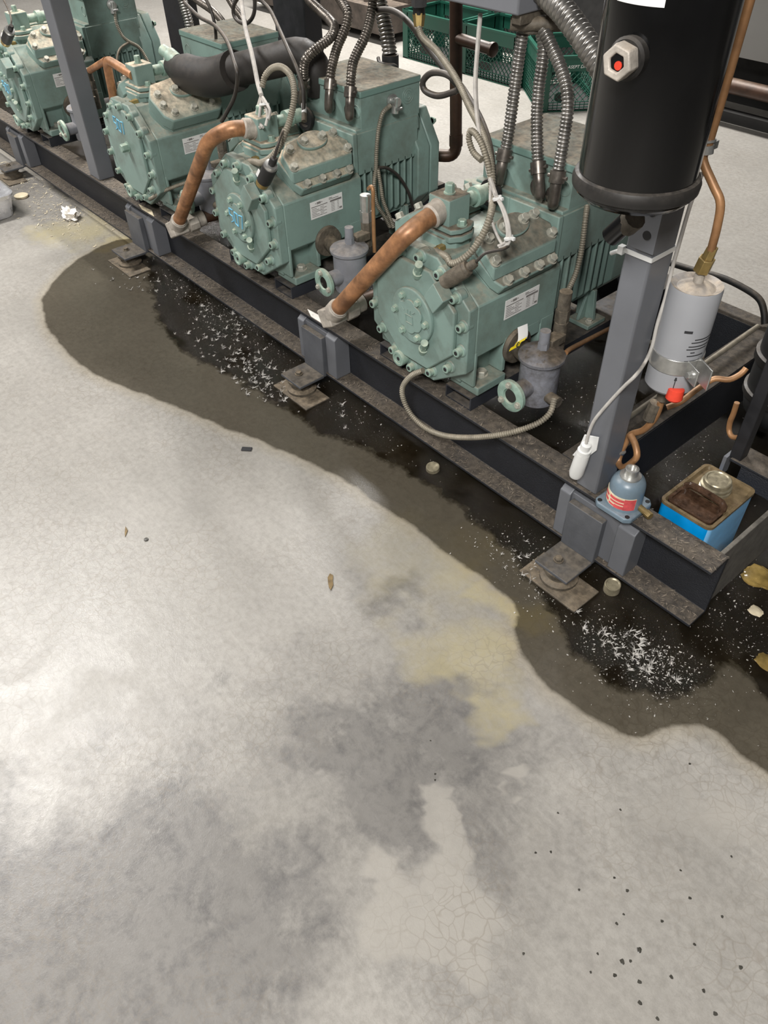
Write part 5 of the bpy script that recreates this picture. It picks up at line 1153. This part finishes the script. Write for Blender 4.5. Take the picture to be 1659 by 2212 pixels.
# the puddle: a thin oil film, thin-edged, also darkening the floor under the whole rack
gx2 = np.arange(-5.4, 1.0, .016); gy2 = np.arange(-.75, 1.02, .014)
X2, Y2 = np.meshgrid(gx2, gy2, indexing='ij')
w2 = poly_sd(WET, X2, Y2) + .016 * wob(X2, Y2, 30, 2.1)
n1, n2 = X2.shape; ii = np.arange(n1 * n2).reshape(n1, n2)
fc = np.stack([ii[:-1, :-1], ii[1:, :-1], ii[1:, 1:], ii[:-1, 1:]], -1).reshape(-1, 4)
keep = (w2.ravel()[fc] < .05).any(1); fc = fc[keep]
used = np.unique(fc); remap = -np.ones(n1 * n2, int); remap[used] = np.arange(len(used))
co = np.zeros((len(used), 3)); co[:, 0] = X2.ravel()[used]; co[:, 1] = Y2.ravel()[used]; co[:, 2] = .0012
me = bpy.data.meshes.new('oil_puddle'); me.from_pydata(co.tolist(), [], remap[fc].tolist()); attr(me, 'wet', w2.ravel()[used])
pu = bpy.data.objects.new('oil_puddle', me); C.objects.link(pu)
tag(pu, 'dark brown oily puddle spreading on the concrete under and along the rack', 'puddle')
m, nt, p = newmat('dark_oil_film')
a_ = nd(nt, 'ShaderNodeAttribute'); a_.attribute_name = 'wet'
w_ = mth(nt, 'ADD', a_.outputs['Fac'], mth(nt, 'MULTIPLY', mth(nt, 'SUBTRACT', noise(nt, 22, 5, .7), .5), .07))
al = ramp(nt, w_, -.15, .02, (1, 1, 1, 1), (0, 0, 0, 1))
colr = mixc(nt, ramp(nt, noise(nt, 12, 5, .6), .35, .65), (.018, .014, .008), (.046, .038, .023))
colr = mixc(nt, ramp(nt, w_, -.30, -.06, (1, 1, 1, 1), (0, 0, 0, 1)), colr, mixc(nt, 1.0, colr, (.38, .34, .30), 'MULTIPLY'))
nt.links.new(colr, p.inputs['Base Color']); p.inputs['Roughness'].default_value = .13; p.inputs['Specular IOR Level'].default_value = .34
b = nd(nt, 'ShaderNodeBump'); b.inputs['Strength'].default_value = 1.0; b.inputs['Distance'].default_value = .006
nt.links.new(mth(nt, 'MULTIPLY', noise(nt, 130, 6, .75), ramp(nt, noise(nt, 6, 4), .35, .6)), b.inputs['Height']); nt.links.new(b.outputs[0], p.inputs['Normal'])
tr_ = nd(nt, 'ShaderNodeBsdfTransparent'); mx = nd(nt, 'ShaderNodeMixShader')
nt.links.new(mth(nt, 'MULTIPLY', al, .90), mx.inputs[0]); nt.links.new(tr_.outputs[0], mx.inputs[1]); nt.links.new(p.outputs[0], mx.inputs[2])
nt.links.new(mx.outputs[0], nt.nodes['Material Output'].inputs['Surface'])
me.materials.append(m)

# pale flecks of absorbent and lint, some grit painting the oil's glitter
TUFT = [((-1.821, -0.0179, 0), .10, .035, 22), ((-1.768, -0.136, 0), .07, .03, 16), ((-1.637, -0.0988, 0), .08, .035, 30), ((-1.526, -0.0989, 0), .07, .03, 34), ((-1.476, -0.1593, 0), .06, .025, 20), ((-1.389, -0.1386, 0), .05, .02, 14), ((-1.167, -0.0363, 0), .10, .03, 14), ((-2.353, -0.1206, 0), .12, .05, 16), ((-0.0742, -0.1072, 0), .055, .03, 26), ((-0.1273, -0.1201, 0), .04, .02, 14), ((-0.4003, -0.0938, 0), .05, .03, 16), ((0.0013, -0.0947, 0), .05, .03, 16)]
GRIT_GLINT = [((-1.862, 0.0078, 0), .24, .05, 500), ((-2.087, 0.0085, 0), .2, .05, 420), ((-1.186, -0.0218, 0), .2, .04, 160), ((-0.046, -0.1122, 0), .075, .055, 760), ((0.0144, -0.0799, 0), .05, .035, 300), ((-0.4158, -0.0768, 0), .08, .05, 260), ((-0.2928, -0.1158, 0), .07, .06, 160), ((0.0592, 0.1384, 0), .06, .09, 300), ((-0.7177, 0.5271, 0), .20, .2, 420), ((-0.3886, 0.5941, 0), .12, .18, 300)]
def tufts_and_grit():
    mb = MB(); wt = [t[3] for t in TUFT]
    for i in range(330):
        c, sx, sy, w = random.choices(TUFT, wt)[0]
        p = Vector((c[0] + random.gauss(0, sx), c[1] + random.gauss(0, sy), .0018)); L0 = .005 + random.random() ** 2 * .015
        for k in range(random.randint(6, 13)):
            a = random.random() * 6.28; e = random.random() * .9
            d = Vector((math.cos(a), math.sin(a), e)) * L0 * (.4 + .6 * random.random()); w_ = Vector((-math.sin(a), math.cos(a), .3)) * L0 * .06
            mb.bm.faces.new([mb.v(p - w_), mb.v(p + w_), mb.v(p + d * .6 + w_ * .8 + Vector((0, 0, L0 * .1))), mb.v(p + d)])
    wg = [t[3] for t in GRIT_GLINT]
    for i in range(5200):
        c, sx, sy, w = random.choices(GRIT_GLINT, wg)[0]
        p = Vector((c[0] + random.gauss(0, sx), c[1] + random.gauss(0, sy), .0016)); q = .0005 + random.random() ** 4 * .0030
        a = random.random() * 6.28; d = Vector((math.cos(a), math.sin(a), .3 * random.random())) * q; w_ = Vector((-math.sin(a), math.cos(a), .5 * random.random())) * q * (.25 + .5 * random.random())
        mb.bm.faces.new([mb.v(p - d), mb.v(p + w_), mb.v(p + d + Vector((0, 0, q * .5))), mb.v(p - w_)])
    return mb
o = tufts_and_grit().build('flecks_and_glints', 'fleck', smooth=0); o['kind'] = 'stuff'
tag(o, 'pale flecks and fluffy tufts scattered over the oily puddle', 'debris')
def on_litter():
    c, sx, sy = random.choice((((-3.239, 0.0121, 0), .26, .06), ((-3.152, -0.1133, 0), .16, .05), ((-3.587, -0.0429, 0), .2, .05)))
    return (c[0] + random.gauss(0, sx), c[1] + random.gauss(0, sy), .001)
o = flakes(900, on_litter, .013, 'straw_litter', 'cream', None, up=.4)
tag(o, 'straw colored litter strewn beside the tub and the tissue', 'debris')
# oil drops on the clear floor at the lower right
for k, (px, s) in enumerate((((0.0909, -0.5904, 0), 1), ((0.0697, -0.5041, 0), 1.0), ((0.1422, -0.4118, 0), 1.1), ((0.1079, -0.5685, 0), 1.1), ((0.1825, -0.5814, 0), 1), ((0.2381, -0.5199, 0), 1.3), ((0.2101, -0.5193, 0), 1), ((0.2571, -0.5558, 0), 1), ((0.2583, -0.5765, 0), 1.3), ((0.2994, -0.6161, 0), 2.0), ((0.3074, -0.581, 0), 2.0), ((0.3078, -0.6054, 0), 1.1), ((0.3038, -0.6415, 0), 1.4), ((0.3352, -0.6193, 0), 1.6), ((0.353, -0.6427, 0), 1.7), ((0.266, -0.637, 0), 1), ((0.2755, -0.667, 0), .9), ((0.1863, -0.7287, 0), 1), ((0.3061, -0.5161, 0), 1.2), ((0.3157, -0.4492, 0), 1.3), ((0.3618, -0.5058, 0), 1.2), ((0.3644, -0.5747, 0), 1.5), ((0.4093, -0.5526, 0), 1.4), ((0.3682, -0.4337, 0), 1.1), ((0.4299, -0.479, 0), 1.5), ((0.4387, -0.5666, 0), 1.6), ((0.2787, -0.4216, 0), 1.0), ((0.3836, -0.6397, 0), 1.4), ((0.3241, -0.3331, 0), 1.0), ((-0.128, -0.6319, 0), .9), ((-0.1369, -0.6234, 0), .9), ((0.1749, -0.2362, 0), 1.1), ((-0.1945, -0.5818, 0), .8))):
    mb = MB(); r0 = .0021 * s
    mb.loft([[(px[0] + q * r0 * (1 + .22 * math.sin(3 * a + k)) * math.cos(a), px[1] + q * r0 * (1 + .22 * math.sin(2 * a + k)) * math.sin(a), z) for a in [2 * PI * i / 12 for i in range(12)]] for q, z in ((1, .0003), (.8, .0009))])
    tag(mb.build('oil_drop', 'dot'), 'dark oil drop dried on the bare concrete of the foreground', 'oil drop', 'dark oil drops on the foreground concrete')
